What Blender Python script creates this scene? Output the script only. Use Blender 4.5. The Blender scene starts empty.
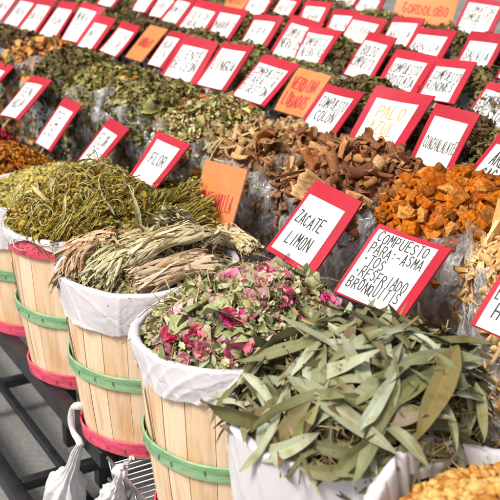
import bpy, bmesh, math, random
import numpy as np
from mathutils import Matrix, Vector

sc = bpy.context.scene
rng = np.random.default_rng(7)
random.seed(7)
PI = math.pi
R_ = math.radians

# ------------------------------------------------------------------ camera
H = 1.60
YAW, PIT = R_(30.3), R_(19.5)
fh = np.array([math.sin(YAW), math.cos(YAW), 0.0])
rt = np.array([math.cos(YAW), -math.sin(YAW), 0.0])
fw = fh * math.cos(PIT) + np.array([0, 0, -math.sin(PIT)])
up = np.cross(rt, fw)
CAM = np.array([0.0, 0.0, H])
cd = bpy.data.cameras.new('camera')
cam = bpy.data.objects.new('camera', cd)
sc.collection.objects.link(cam)
cam.matrix_world = Matrix(((rt[0], up[0], -fw[0], 0), (rt[1], up[1], -fw[1], 0), (rt[2], up[2], -fw[2], H), (0, 0, 0, 1)))
cd.sensor_width = 24.0
cd.sensor_fit = 'HORIZONTAL'
cd.lens = 48.0
cd.clip_start = 0.05
cd.clip_end = 2000
cd.dof.use_dof = True
cd.dof.focus_distance = 2.05
cd.dof.aperture_fstop = 5.0
sc.camera = cam

# ------------------------------------------------------------------ light: bright overcast, sun behind the camera's left shoulder
w = bpy.data.worlds.new('World')
sc.world = w
w.use_nodes = True
nt = w.node_tree
bg = nt.nodes['Background']
sky = nt.nodes.new('ShaderNodeTexSky')
sky.sky_type = 'NISHITA'
sky.sun_disc = False
SUN_EL, SUN_AZ = R_(52), R_(-100)      # azimuth from +Y, clockwise seen from above
sky.sun_elevation = SUN_EL
sky.sun_rotation = SUN_AZ
sky.air_density = 1.0
sky.dust_density = 4.0
sky.ozone_density = 1.0
bg.inputs['Strength'].default_value = 0.09
hs = nt.nodes.new('ShaderNodeHueSaturation')      # thin overcast: the sky is nearly colourless
hs.inputs['Saturation'].default_value = 0.18
nt.links.new(sky.outputs['Color'], hs.inputs['Color'])
nt.links.new(hs.outputs['Color'], bg.inputs['Color'])
sd = bpy.data.lights.new('sun', 'SUN')
sun = bpy.data.objects.new('sun', sd)
sc.collection.objects.link(sun)
sd.energy = 2.7
sd.angle = R_(18)
sd.color = (1.0, 0.93, 0.84)
sdir = Vector((math.sin(SUN_AZ) * math.cos(SUN_EL), math.cos(SUN_AZ) * math.cos(SUN_EL), math.sin(SUN_EL)))
sun.rotation_euler = sdir.to_track_quat('Z', 'Y').to_euler()
vs = sc.view_settings
vs.view_transform = 'Standard'
vs.look = 'None'
vs.exposure = 0.58
vs.gamma = 1.0
vs.use_curve_mapping = False
sc.render.engine = 'CYCLES'
sc.cycles.max_bounces = 10
sc.cycles.diffuse_bounces = 4
sc.cycles.transparent_max_bounces = 24
sc.cycles.use_denoising = True

# ------------------------------------------------------------------ helpers
def tag(o, label=None, cat=None, group=None, kind=None):
    if label: o['label'] = label
    if cat: o['category'] = cat
    if group: o['group'] = group
    if kind: o['kind'] = kind
    return o

def empty(name, loc=(0, 0, 0)):
    o = bpy.data.objects.new(name, None)
    o.location = loc
    o.empty_display_size = 0.05
    sc.collection.objects.link(o)
    return o

def link(name, me, mats=(), parent=None):
    o = bpy.data.objects.new(name, me)
    for m in (mats if isinstance(mats, (list, tuple)) else [mats]):
        me.materials.append(m)
    sc.collection.objects.link(o)
    if parent is not None: o.parent = parent
    return o

def mesh_np(name, V, loops, totals, smooth=True, uv=None, midx=None):
    me = bpy.data.meshes.new(name)
    V = np.ascontiguousarray(V, np.float32)
    loops = np.ascontiguousarray(loops, np.int32)
    totals = np.ascontiguousarray(totals, np.int32)
    starts = np.r_[0, np.cumsum(totals)[:-1]].astype(np.int32)
    me.vertices.add(len(V)); me.vertices.foreach_set('co', V.ravel())
    me.loops.add(len(loops)); me.loops.foreach_set('vertex_index', loops)
    me.polygons.add(len(totals))
    me.polygons.foreach_set('loop_start', starts)
    me.polygons.foreach_set('loop_total', totals)
    me.polygons.foreach_set('use_smooth', np.full(len(totals), smooth, bool))
    if midx is not None: me.polygons.foreach_set('material_index', np.ascontiguousarray(midx, np.int32))
    if uv is not None:
        l = me.uv_layers.new(name='UVMap')
        l.data.foreach_set('uv', np.ascontiguousarray(uv[loops], np.float32).ravel())
    me.update(calc_edges=True)
    me.validate()
    return me

class T:          # a small template mesh
    def __init__(s, v, loops, totals, uv=None):
        s.v = np.asarray(v, float); s.l = np.asarray(loops, int); s.t = np.asarray(totals, int)
        s.uv = np.zeros((len(s.v), 2)) if uv is None else np.asarray(uv, float)

def grid_faces(nu, nv, wrapu=False):
    f = []
    for i in range(nu if wrapu else nu - 1):
        for j in range(nv - 1):
            a, b = i, (i + 1) % nu
            f += [a * nv + j, b * nv + j, b * nv + j + 1, a * nv + j + 1]
    return f, [4] * (len(f) // 4)

def grid_t(fn, nu, nv, wrapu=False):
    v, uv = [], []
    for i in range(nu):
        for j in range(nv):
            s, t = i / (nu if wrapu else nu - 1), j / (nv - 1)
            v.append(fn(s, t)); uv.append((s, t))
    l, t = grid_faces(nu, nv, wrapu)
    return T(v, l, t, uv)

def bm_t(bm):
    bm.verts.ensure_lookup_table(); bm.verts.index_update()
    v = [x.co[:] for x in bm.verts]
    l, t = [], []
    for f in bm.faces:
        l += [x.index for x in f.verts]; t.append(len(f.verts))
    bm.free()
    return T(v, l, t)

def join_t(ts):
    vs_, ls, tt, uvs, o = [], [], [], [], 0
    for t in ts:
        vs_.append(t.v); ls.append(t.l + o); tt.append(t.t); uvs.append(t.uv); o += len(t.v)
    return T(np.vstack(vs_), np.concatenate(ls), np.concatenate(tt), np.vstack(uvs))

def t_mesh(name, t, smooth=True, uv=False, M=None):
    v = t.v if M is None else t.v @ np.asarray(M)[:3, :3].T + np.asarray(M)[:3, 3]
    return mesh_np(name, v, t.l, t.t, smooth, t.uv if uv else None)

def box_t(x0, x1, y0, y1, z0, z1):
    v = [(x, y, z) for x in (x0, x1) for y in (y0, y1) for z in (z0, z1)]
    l = [0, 1, 3, 2, 4, 6, 7, 5, 0, 4, 5, 1, 2, 3, 7, 6, 0, 2, 6, 4, 1, 5, 7, 3]
    return T(v, l, [4] * 6)

def bev_box(x0, x1, y0, y1, z0, z1, b=0.003, seg=2):
    bm = bmesh.new()
    bmesh.ops.create_cube(bm, size=1)
    for v in bm.verts:
        v.co = Vector(((x0 + x1) / 2 + v.co.x * (x1 - x0), (y0 + y1) / 2 + v.co.y * (y1 - y0), (z0 + z1) / 2 + v.co.z * (z1 - z0)))
    bmesh.ops.bevel(bm, geom=bm.edges[:], offset=b, segments=seg, affect='EDGES', profile=0.6)
    return bm_t(bm)

def tube_t(pts, rad, n=8, cap=True):
    pts = np.asarray(pts, float)
    rad = np.full(len(pts), rad) if np.isscalar(rad) else np.asarray(rad, float)
    tan = np.gradient(pts, axis=0); tan /= np.linalg.norm(tan, axis=1)[:, None] + 1e-12
    ref = np.array([0, 0, 1.0]) if abs(tan[0][2]) < 0.9 else np.array([1.0, 0, 0])
    a = np.cross(tan[0], ref); a /= np.linalg.norm(a)
    v = []
    for p, t, r in zip(pts, tan, rad):
        a = a - t * (a @ t); a /= np.linalg.norm(a) + 1e-12
        b = np.cross(t, a)
        for k in range(n):
            q = 2 * PI * k / n
            v.append(p + r * (a * math.cos(q) + b * math.sin(q)))
    l, tt = [], []
    m = len(pts)
    for i in range(m - 1):
        for k in range(n):
            k2 = (k + 1) % n
            l += [i * n + k, i * n + k2, (i + 1) * n + k2, (i + 1) * n + k]; tt.append(4)
    if cap:
        l += list(range(n - 1, -1, -1)); tt.append(n)
        l += list(range((m - 1) * n, m * n)); tt.append(n)
    return T(v, l, tt)

def frames(n, tilt, r):
    """rotation matrices whose z axis is near the normals n, with random spin and tilt"""
    n = np.asarray(n, float) + tilt * r.normal(size=np.shape(n))
    n /= np.linalg.norm(n, axis=1)[:, None]
    t = r.normal(size=n.shape)
    t -= n * (t * n).sum(1)[:, None]; t /= np.linalg.norm(t, axis=1)[:, None]
    b = np.cross(n, t)
    return np.stack([t, b, n], axis=2)

def scatter_t(temps, pos, rot, scl, r, pick=None):
    pos = np.asarray(pos); scl = np.asarray(scl, float)
    if scl.ndim == 1: scl = np.repeat(scl[:, None], 3, 1)
    k = r.integers(0, len(temps), len(pos)) if pick is None else pick
    out = []
    for i, t in enumerate(temps):
        idx = np.nonzero(k == i)[0]
        if len(idx) == 0: continue
        v = t.v[None] * scl[idx][:, None, :]
        v = np.einsum('nij,nkj->nki', rot[idx], v) + pos[idx][:, None, :]
        m = len(t.v)
        l = (t.l[None] + (np.arange(len(idx)) * m)[:, None]).ravel()
        out.append(T(v.reshape(-1, 3), l, np.tile(t.t, len(idx)), np.tile(t.uv, (len(idx), 1))))
    return join_t(out)

# ------------------------------------------------------------------ materials
def new_mat(name):
    m = bpy.data.materials.new(name); m.use_nodes = True
    return m, m.node_tree, m.node_tree.nodes, m.node_tree.links, m.node_tree.nodes['Principled BSDF']

def ramp(N, stops, interp='LINEAR'):
    r = N.new('ShaderNodeValToRGB')
    e = r.color_ramp.elements
    while len(e) < len(stops): e.new(0.5)
    for i, (p, c) in enumerate(stops):
        e[i].position = p; e[i].color = (*c, 1)
    r.color_ramp.interpolation = interp
    return r

def varied(name, cols, src='island', rough=0.65, grain=60.0, gamt=0.35, spec=0.3, bump=0.0, stretch=None, coord='Object', subs=0.0):
    """each piece gets one of the tones in cols, with small scale mottling over it"""
    m, nt, N, L, P = new_mat(name)
    cols = [tuple(max(0.004, sum(c) / 3 + (v - sum(c) / 3) * 1.18) for v in c) for c in cols]
    n = len(cols)
    rp = ramp(N, [((i + 0.0) / max(n - 1, 1), c) for i, c in enumerate(cols)])
    if src == 'island':
        g = N.new('ShaderNodeNewGeometry'); L.new(g.outputs['Random Per Island'], rp.inputs['Fac'])
    else:
        g = N.new('ShaderNodeObjectInfo'); L.new(g.outputs['Random'], rp.inputs['Fac'])
    tc = N.new('ShaderNodeTexCoord')
    mp = N.new('ShaderNodeMapping')
    if stretch: mp.inputs['Scale'].default_value = stretch
    L.new(tc.outputs[coord], mp.inputs['Vector'])
    nz = N.new('ShaderNodeTexNoise'); nz.inputs['Scale'].default_value = grain; nz.inputs['Detail'].default_value = 4
    L.new(mp.outputs['Vector'], nz.inputs['Vector'])
    mr = N.new('ShaderNodeMapRange')
    mr.inputs['From Min'].default_value = 0.3; mr.inputs['From Max'].default_value = 0.7
    mr.inputs['To Min'].default_value = 1 - gamt; mr.inputs['To Max'].default_value = 1 + gamt
    L.new(nz.outputs['Fac'], mr.inputs['Value'])
    mx = N.new('ShaderNodeVectorMath'); mx.operation = 'SCALE'
    L.new(rp.outputs['Color'], mx.inputs[0]); L.new(mr.outputs['Result'], mx.inputs['Scale'])
    L.new(mx.outputs['Vector'], P.inputs['Base Color'])
    P.inputs['Roughness'].default_value = rough
    P.inputs['Specular IOR Level'].default_value = spec
    if bump:
        b = N.new('ShaderNodeBump'); b.inputs['Strength'].default_value = bump; b.inputs['Distance'].default_value = 0.002
        L.new(nz.outputs['Fac'], b.inputs['Height']); L.new(b.outputs['Normal'], P.inputs['Normal'])
    return m

def plain(name, col, rough=0.6, spec=0.4, metal=0.0, noise=0.12, scale=25.0, bump=0.0, stretch=None):
    m, nt, N, L, P = new_mat(name)
    tc = N.new('ShaderNodeTexCoord'); mp = N.new('ShaderNodeMapping')
    if stretch: mp.inputs['Scale'].default_value = stretch
    L.new(tc.outputs['Object'], mp.inputs['Vector'])
    nz = N.new('ShaderNodeTexNoise'); nz.inputs['Scale'].default_value = scale; nz.inputs['Detail'].default_value = 5
    L.new(mp.outputs['Vector'], nz.inputs['Vector'])
    rp = ramp(N, [(0.3, tuple(c * (1 - noise) for c in col)), (0.7, tuple(min(1, c * (1 + noise)) for c in col))])
    L.new(nz.outputs['Fac'], rp.inputs['Fac']); L.new(rp.outputs['Color'], P.inputs['Base Color'])
    P.inputs['Roughness'].default_value = rough; P.inputs['Specular IOR Level'].default_value = spec
    P.inputs['Metallic'].default_value = metal
    if bump:
        b = N.new('ShaderNodeBump'); b.inputs['Strength'].default_value = bump; b.inputs['Distance'].default_value = 0.003
        L.new(nz.outputs['Fac'], b.inputs['Height']); L.new(b.outputs['Normal'], P.inputs['Normal'])
    return m

M_red = varied('red_card', [(0.37, 0.034, 0.050), (0.33, 0.030, 0.044), (0.40, 0.039, 0.056), (0.35, 0.033, 0.046)], 'object', 0.5, 9, 0.12)
M_paper = varied('white_paper', [(0.80, 0.80, 0.79), (0.78, 0.76, 0.71), (0.80, 0.795, 0.78), (0.75, 0.75, 0.76)], 'object', 0.6, 7, 0.05)
M_orange = plain('orange_card', (0.72, 0.19, 0.04), 0.5, 0.35, noise=0.10, scale=14)
M_ink = plain('black_ink', (0.035, 0.033, 0.035), 0.6, noise=0.3, scale=40)
M_redink = plain('red_ink', (0.50, 0.02, 0.008), 0.6, noise=0.2, scale=40)
M_goldink = plain('faded_yellow_ink', (0.45, 0.31, 0.09), 0.6, noise=0.2, scale=40)
M_stick = plain('bamboo_stake', (0.42, 0.28, 0.14), 0.6, noise=0.2)
M_black = plain('black_enamel', (0.016, 0.017, 0.02), 0.35, 0.5, noise=0.4, scale=18)
M_wire = plain('galvanised_wire', (0.42, 0.42, 0.42), 0.35, 0.5, metal=0.8)
M_staple = plain('steel_staple', (0.35, 0.33, 0.3), 0.35, 0.5, metal=0.8)
def dyed(name, col, wood=(0.55, 0.40, 0.26)):
    m, nt, N, L, P = new_mat(name)
    tc = N.new('ShaderNodeTexCoord')
    mp = N.new('ShaderNodeMapping'); mp.inputs['Scale'].default_value = (1, 1, 7); L.new(tc.outputs['Object'], mp.inputs['Vector'])
    n1 = N.new('ShaderNodeTexNoise'); n1.inputs['Scale'].default_value = 9; n1.inputs['Detail'].default_value = 8; n1.inputs['Roughness'].default_value = 0.7; L.new(mp.outputs['Vector'], n1.inputs['Vector'])
    n2 = N.new('ShaderNodeTexNoise'); n2.inputs['Scale'].default_value = 55; n2.inputs['Detail'].default_value = 5; L.new(mp.outputs['Vector'], n2.inputs['Vector'])
    d, lt = tuple(c * .66 for c in col), tuple(min(1, c * 1.18 + .04) for c in col)
    mixw = tuple(c * .6 + w_ * .4 for c, w_ in zip(col, wood))
    r1 = ramp(N, [(0.28, d), (0.45, col), (0.60, lt), (0.72, mixw)]); L.new(n1.outputs['Fac'], r1.inputs['Fac'])
    r2 = ramp(N, [(0.3, (0.78,) * 3), (0.6, (1.06,) * 3)]); L.new(n2.outputs['Fac'], r2.inputs['Fac'])
    x = N.new('ShaderNodeMix'); x.data_type = 'RGBA'; x.blend_type = 'MULTIPLY'; x.inputs['Factor'].default_value = 1
    L.new(r1.outputs['Color'], x.inputs['A']); L.new(r2.outputs['Color'], x.inputs['B']); L.new(x.outputs['Result'], P.inputs['Base Color'])
    P.inputs['Roughness'].default_value = 0.75; P.inputs['Specular IOR Level'].default_value = 0.2
    b = N.new('ShaderNodeBump'); b.inputs['Strength'].default_value = 0.4; b.inputs['Distance'].default_value = 0.0015; L.new(n2.outputs['Fac'], b.inputs['Height']); L.new(b.outputs['Normal'], P.inputs['Normal'])
    return m
M_greenpaint = dyed('green_hoop_dye', (0.20, 0.36, 0.19)); M_pinkpaint = dyed('red_hoop_dye', (0.62, 0.07, 0.13))
M_dark = plain('dark_gap_shade_wood', (0.10, 0.06, 0.035), 0.8, noise=0.3)  # dark tone paints the shade between slats; the basket bottom shares it
M_shelf = plain('dark_shelf_board', (0.035, 0.032, 0.03), 0.7, noise=0.3)

def wood_mat():
    m, nt, N, L, P = new_mat('basket_wood')
    g = N.new('ShaderNodeNewGeometry')
    rp = ramp(N, [(0, (0.68, 0.50, 0.33)), (0.35, (0.78, 0.60, 0.43)), (0.7, (0.72, 0.53, 0.36)), (0.85, (0.76, 0.60, 0.45)), (1, (0.58, 0.38, 0.22))])
    L.new(g.outputs['Random Per Island'], rp.inputs['Fac'])
    tc = N.new('ShaderNodeTexCoord')
    mp = N.new('ShaderNodeMapping'); mp.inputs['Scale'].default_value = (45, 45, 2.2)
    L.new(tc.outputs['Object'], mp.inputs['Vector'])
    nz = N.new('ShaderNodeTexNoise'); nz.inputs['Scale'].default_value = 2.0; nz.inputs['Detail'].default_value = 6; nz.inputs['Distortion'].default_value = 0.6
    L.new(mp.outputs['Vector'], nz.inputs['Vector'])
    r2 = ramp(N, [(0.30, (0.86, 0.76, 0.66)), (0.5, (1, 1, 1)), (0.75, (1.0, 0.97, 0.93))])
    L.new(nz.outputs['Fac'], r2.inputs['Fac'])
    mp2 = N.new('ShaderNodeMapping'); mp2.inputs['Scale'].default_value = (9, 9, 3)
    L.new(tc.outputs['Object'], mp2.inputs['Vector'])
    n2 = N.new('ShaderNodeTexNoise'); n2.inputs['Scale'].default_value = 1.3; n2.inputs['Detail'].default_value = 3
    L.new(mp2.outputs['Vector'], n2.inputs['Vector'])
    r3 = ramp(N, [(0.30, (0.86, 0.62, 0.40)), (0.42, (0.97, 0.86, 0.72)), (0.52, (1, 1, 1))])
    L.new(n2.outputs['Fac'], r3.inputs['Fac'])
    def mul(a, b):
        x = N.new('ShaderNodeMix'); x.data_type = 'RGBA'; x.blend_type = 'MULTIPLY'; x.inputs['Factor'].default_value = 1
        L.new(a, x.inputs['A']); L.new(b, x.inputs['B']); return x.outputs['Result']
    L.new(mul(mul(rp.outputs['Color'], r2.outputs['Color']), r3.outputs['Color']), P.inputs['Base Color'])
    P.inputs['Roughness'].default_value = 0.6; P.inputs['Specular IOR Level'].default_value = 0.25
    b = N.new('ShaderNodeBump'); b.inputs['Strength'].default_value = 0.25; b.inputs['Distance'].default_value = 0.001
    L.new(nz.outputs['Fac'], b.inputs['Height']); L.new(b.outputs['Normal'], P.inputs['Normal'])
    return m
M_wood = wood_mat()

def cloth_mat(name='white_liner_cloth', col=(0.74, 0.725, 0.76), thin=0.22, uv=True):
    """thin white sheeting: long fine creases running slantwise, faint weave"""
    m, nt, N, L, P = new_mat(name)
    P.inputs['Roughness'].default_value = 0.6
    P.inputs['Specular IOR Level'].default_value = 0.25
    P.inputs['Base Color'].default_value = (*col, 1)
    tc = N.new('ShaderNodeTexCoord')
    def ridge(rot, sc_, scale, dist):
        mp = N.new('ShaderNodeMapping'); mp.inputs['Rotation'].default_value = rot; mp.inputs['Scale'].default_value = sc_
        L.new(tc.outputs['UV' if uv else 'Object'], mp.inputs['Vector'])
        nz = N.new('ShaderNodeTexNoise'); nz.inputs['Scale'].default_value = scale; nz.inputs['Detail'].default_value = 2; nz.inputs['Distortion'].default_value = dist
        L.new(mp.outputs['Vector'], nz.inputs['Vector'])
        a = N.new('ShaderNodeMath'); a.operation = 'SUBTRACT'; a.inputs[1].default_value = 0.5; L.new(nz.outputs['Fac'], a.inputs[0])
        b = N.new('ShaderNodeMath'); b.operation = 'ABSOLUTE'; L.new(a.outputs[0], b.inputs[0])
        r_ = ramp(N, [(0.0, (1,) * 3), (0.05, (0.45,) * 3), (0.16, (0,) * 3)]); L.new(b.outputs[0], r_.inputs['Fac'])
        return r_.outputs['Color']
    if uv: A, B = ridge((0, 0, 0.10), (10, 0.9, 1), 1.6, 0.5), ridge((0, 0, -0.16), (16, 1.2, 1), 1.3, 0.8)
    else: A, B = ridge((.3, .2, 0.1), (30, 30, 6), 1.2, 0.6), ridge((-.2, .3, 0), (18, 18, 7), 1.6, 1.0)
    ad = N.new('ShaderNodeMix'); ad.data_type = 'RGBA'; ad.blend_type = 'ADD'; ad.inputs['Factor'].default_value = 0.6
    L.new(A, ad.inputs['A']); L.new(B, ad.inputs['B'])
    b = N.new('ShaderNodeBump'); b.inputs['Strength'].default_value = 0.32; b.inputs['Distance'].default_value = 0.0035
    L.new(ad.outputs['Result'], b.inputs['Height']); L.new(b.outputs['Normal'], P.inputs['Normal'])
    tr = N.new('ShaderNodeBsdfTranslucent'); tr.inputs['Color'].default_value = (0.8, 0.78, 0.82, 1)
    mx = N.new('ShaderNodeMixShader'); mx.inputs[0].default_value = thin
    L.new(P.outputs[0], mx.inputs[1]); L.new(tr.outputs[0], mx.inputs[2])
    L.new(mx.outputs[0], N['Material Output'].inputs['Surface'])
    return m
M_cloth = cloth_mat()

def clear_mat():
    m, nt, N, L, P = new_mat('clear_crinkled_plastic')
    N.remove(P)
    tc = N.new('ShaderNodeTexCoord')
    def ridge(scale, dist):
        nz = N.new('ShaderNodeTexNoise'); nz.inputs['Scale'].default_value = scale; nz.inputs['Detail'].default_value = 2.5; nz.inputs['Distortion'].default_value = dist
        mp = N.new('ShaderNodeMapping'); mp.inputs['Rotation'].default_value = (0.4, 0.5, 0); mp.inputs['Scale'].default_value = (1.5, 1.5, 0.7)
        L.new(tc.outputs['Object'], mp.inputs['Vector']); L.new(mp.outputs['Vector'], nz.inputs['Vector'])
        a = N.new('ShaderNodeMath'); a.operation = 'SUBTRACT'; a.inputs[1].default_value = 0.5; L.new(nz.outputs['Fac'], a.inputs[0])
        c = N.new('ShaderNodeMath'); c.operation = 'ABSOLUTE'; L.new(a.outputs[0], c.inputs[0])
        r_ = ramp(N, [(0.0, (1,) * 3), (0.03, (0.4,) * 3), (0.12, (0,) * 3)]); L.new(c.outputs[0], r_.inputs['Fac'])
        return r_.outputs['Color']
    A, B = ridge(10, 0.35), ridge(26, 0.5)
    nz = N.new('ShaderNodeMix'); nz.data_type = 'RGBA'; nz.blend_type = 'ADD'; nz.inputs['Factor'].default_value = 0.5
    L.new(A, nz.inputs['A']); L.new(B, nz.inputs['B'])
    b = N.new('ShaderNodeBump'); b.inputs['Strength'].default_value = 0.7; b.inputs['Distance'].default_value = 0.006
    L.new(nz.outputs['Result'], b.inputs['Height'])
    tr = N.new('ShaderNodeBsdfTransparent'); tr.inputs['Color'].default_value = (0.985, 0.985, 0.99, 1)
    gl = N.new('ShaderNodeBsdfGlossy'); gl.inputs['Roughness'].default_value = 0.11; gl.inputs['Color'].default_value = (1, 1, 1, 1)
    L.new(b.outputs['Normal'], gl.inputs['Normal'])
    df = N.new('ShaderNodeBsdfDiffuse'); df.inputs['Color'].default_value = (0.82, 0.83, 0.86, 1)
    L.new(b.outputs['Normal'], df.inputs['Normal'])
    lw = N.new('ShaderNodeLayerWeight'); lw.inputs['Blend'].default_value = 0.35
    L.new(b.outputs['Normal'], lw.inputs['Normal'])
    mr = N.new('ShaderNodeMapRange'); mr.inputs['To Min'].default_value = 0.13; mr.inputs['To Max'].default_value = 0.8
    L.new(lw.outputs['Fresnel'], mr.inputs['Value'])
    r2 = ramp(N, [(0.0, (0.12,) * 3), (0.8, (0.60,) * 3)])
    L.new(nz.outputs['Result'], r2.inputs['Fac'])
    m1 = N.new('ShaderNodeMixShader'); L.new(r2.outputs['Color'], m1.inputs[0]); L.new(tr.outputs[0], m1.inputs[1]); L.new(df.outputs[0], m1.inputs[2])
    m2 = N.new('ShaderNodeMixShader'); L.new(mr.outputs['Result'], m2.inputs[0]); L.new(m1.outputs[0], m2.inputs[1]); L.new(gl.outputs[0], m2.inputs[2])
    L.new(m2.outputs[0], N['Material Output'].inputs['Surface'])
    return m
M_clear = clear_mat()

def ground_mat():
    m, nt, N, L, P = new_mat('worn_concrete')
    tc = N.new('ShaderNodeTexCoord')
    n1 = N.new('ShaderNodeTexNoise'); n1.inputs['Scale'].default_value = 1.7; n1.inputs['Detail'].default_value = 8
    n2 = N.new('ShaderNodeTexNoise'); n2.inputs['Scale'].default_value = 70; n2.inputs['Detail'].default_value = 4
    L.new(tc.outputs['Object'], n1.inputs['Vector']); L.new(tc.outputs['Object'], n2.inputs['Vector'])
    r1 = ramp(N, [(0.3, (0.15, 0.15, 0.145)), (0.7, (0.25, 0.25, 0.24))]); L.new(n1.outputs['Fac'], r1.inputs['Fac'])
    r2 = ramp(N, [(0.35, (0.8,) * 3), (0.6, (1.05,) * 3)]); L.new(n2.outputs['Fac'], r2.inputs['Fac'])
    x = N.new('ShaderNodeMix'); x.data_type = 'RGBA'; x.blend_type = 'MULTIPLY'; x.inputs['Factor'].default_value = 1
    L.new(r1.outputs['Color'], x.inputs['A']); L.new(r2.outputs['Color'], x.inputs['B'])
    L.new(x.outputs['Result'], P.inputs['Base Color']); P.inputs['Roughness'].default_value = 0.8
    return m

# ------------------------------------------------------------------ ground
tg = T([(-200, -200, 0), (200, -200, 0), (200, 200, 0), (-200, 200, 0)], [0, 1, 2, 3], [4])
tag(link('ground', t_mesh('ground', tg, False), ground_mat()), 'grey worn concrete ground under the market stall', 'ground', kind='structure')

# ------------------------------------------------------------------ layout of the stall
BX, ZR, RB, RBB, HB = 0.863, 0.82, 0.192, 0.159, 0.40      # front row of baskets
ROWS = [  # x of the tier, rim height of its bags, shelf height
    (1.42, 0.915, 0.60), (1.86, 0.95, 0.63), (2.24, 1.00, 0.68), (2.60, 1.04, 0.72)]

stand = empty('display_stand', (1.6, 2.6, 0))
tag(stand, 'black metal tiered display stand carrying the baskets and bags', 'stand')
def sp(name, t, mat, smooth=False):
    o = link(name, t_mesh(name, T(t.v - np.array([1.6, 2.6, 0]), t.l, t.t), smooth), mat, stand)
    return o
Y0, Y1 = 0.2, 6.6
ZF = ZR - HB
def rail(x, z, s, ya=Y0, yb=Y1, name='rail'): sp(name, bev_box(x - s / 2, x + s / 2, ya, yb, z - s, z, 0.003), M_black, True)
rail(0.722, ZF, 0.042, 1.87)
rail(1.00, ZF, 0.045, 1.87)
sp('end_bar', bev_box(0.744, 0.977, 1.872, 1.91, ZF - 0.042, ZF - 0.002, 0.003), M_black, True)
rail(0.76, 0.135, 0.022, name='foot_rail')
rail(0.615, 0.135, 0.04, name='foot_rail')
for y in (0.5, 2.3, 2.9, 4.4, 5.9):
    sp('cross_bar', bev_box(0.637, 2.75, y - 0.015, y + 0.015, 0.104, 0.133, 0.003), M_black, True)
for y in (0.5, 2.37, 2.63, 4.3, 5.8):
    for x, zt in ((0.895, ZF - 0.046), (1.22, 0.53), (1.66, 0.61), (2.05, 0.66), (2.79, 0.70)):
        sp('leg', bev_box(x - 0.02, x + 0.02, y - 0.02, y + 0.02, 0.0, zt, 0.003), M_black, True)
for k, (x, zr, zs) in enumerate(ROWS):
    x0 = x - 0.205; x1 = x + 0.205 if k == 3 else (x + ROWS[k + 1][0]) / 2 - 0.01
    if k: x0 = (ROWS[k - 1][0] + x) / 2 + 0.01
    sp('shelf', bev_box(x0, x1, Y0, Y1, zs - 0.03, zs, 0.004), M_shelf, True)
    sp('riser', box_t(x0 + 0.005, x0 + 0.02, Y0, Y1, (ROWS[k - 1][2] if k else 0.38) + 0.002, zs - 0.032), M_shelf)

# ------------------------------------------------------------------ wire rack under the baskets
rk = empty('wire_rack', (0.9, 1.7, 0.30))
tag(rk, 'galvanised wire rack with zigzag side under the nearest baskets', 'wire rack')
def rp_(name, t): link(name, t_mesh(name, T(t.v - np.array([0.9, 1.7, 0.30]), t.l, t.t), True), M_wire, rk)
ZG = ZF - 0.006
ts = [tube_t([(0.715, y, ZG), (1.06, y, ZG)], 0.0022, 6) for y in np.arange(0.42, 1.84, 0.02)]
rp_('grille', join_t(ts))
rp_('top_rim', tube_t([(0.712, 0.40, ZG), (0.712, 1.85, ZG)], 0.0042, 8))
rp_('lower_rim', tube_t([(0.712, 0.40, ZG - 0.055), (0.712, 1.85, ZG - 0.055)], 0.0042, 8))
nz_ = 42
zz = [(0.712, 0.41 + 0.0342 * i, ZG - 0.055 if i % 2 else ZG) for i in range(nz_ + 1)]
rp_('zigzag_wire', join_t([tube_t([zz[i], zz[i + 1]], 0.0026, 6) for i in range(nz_)]))
for x_ in (0.80, 0.90, 1.0): rp_('support_wire', tube_t([(x_, 0.40, ZG - 0.005), (x_, 1.85, ZG - 0.005)], 0.003, 6))
rp_('back_rim', tube_t([(1.06, 0.40, ZG), (1.06, 1.85, ZG)], 0.0042, 8))
for x_, y_ in ((0.712, 0.41), (1.06, 0.41), (1.06, 1.84)):
    rp_('leg', tube_t([(x_, y_, 0.0), (x_, y_, ZG)], 0.008, 8))

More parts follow.
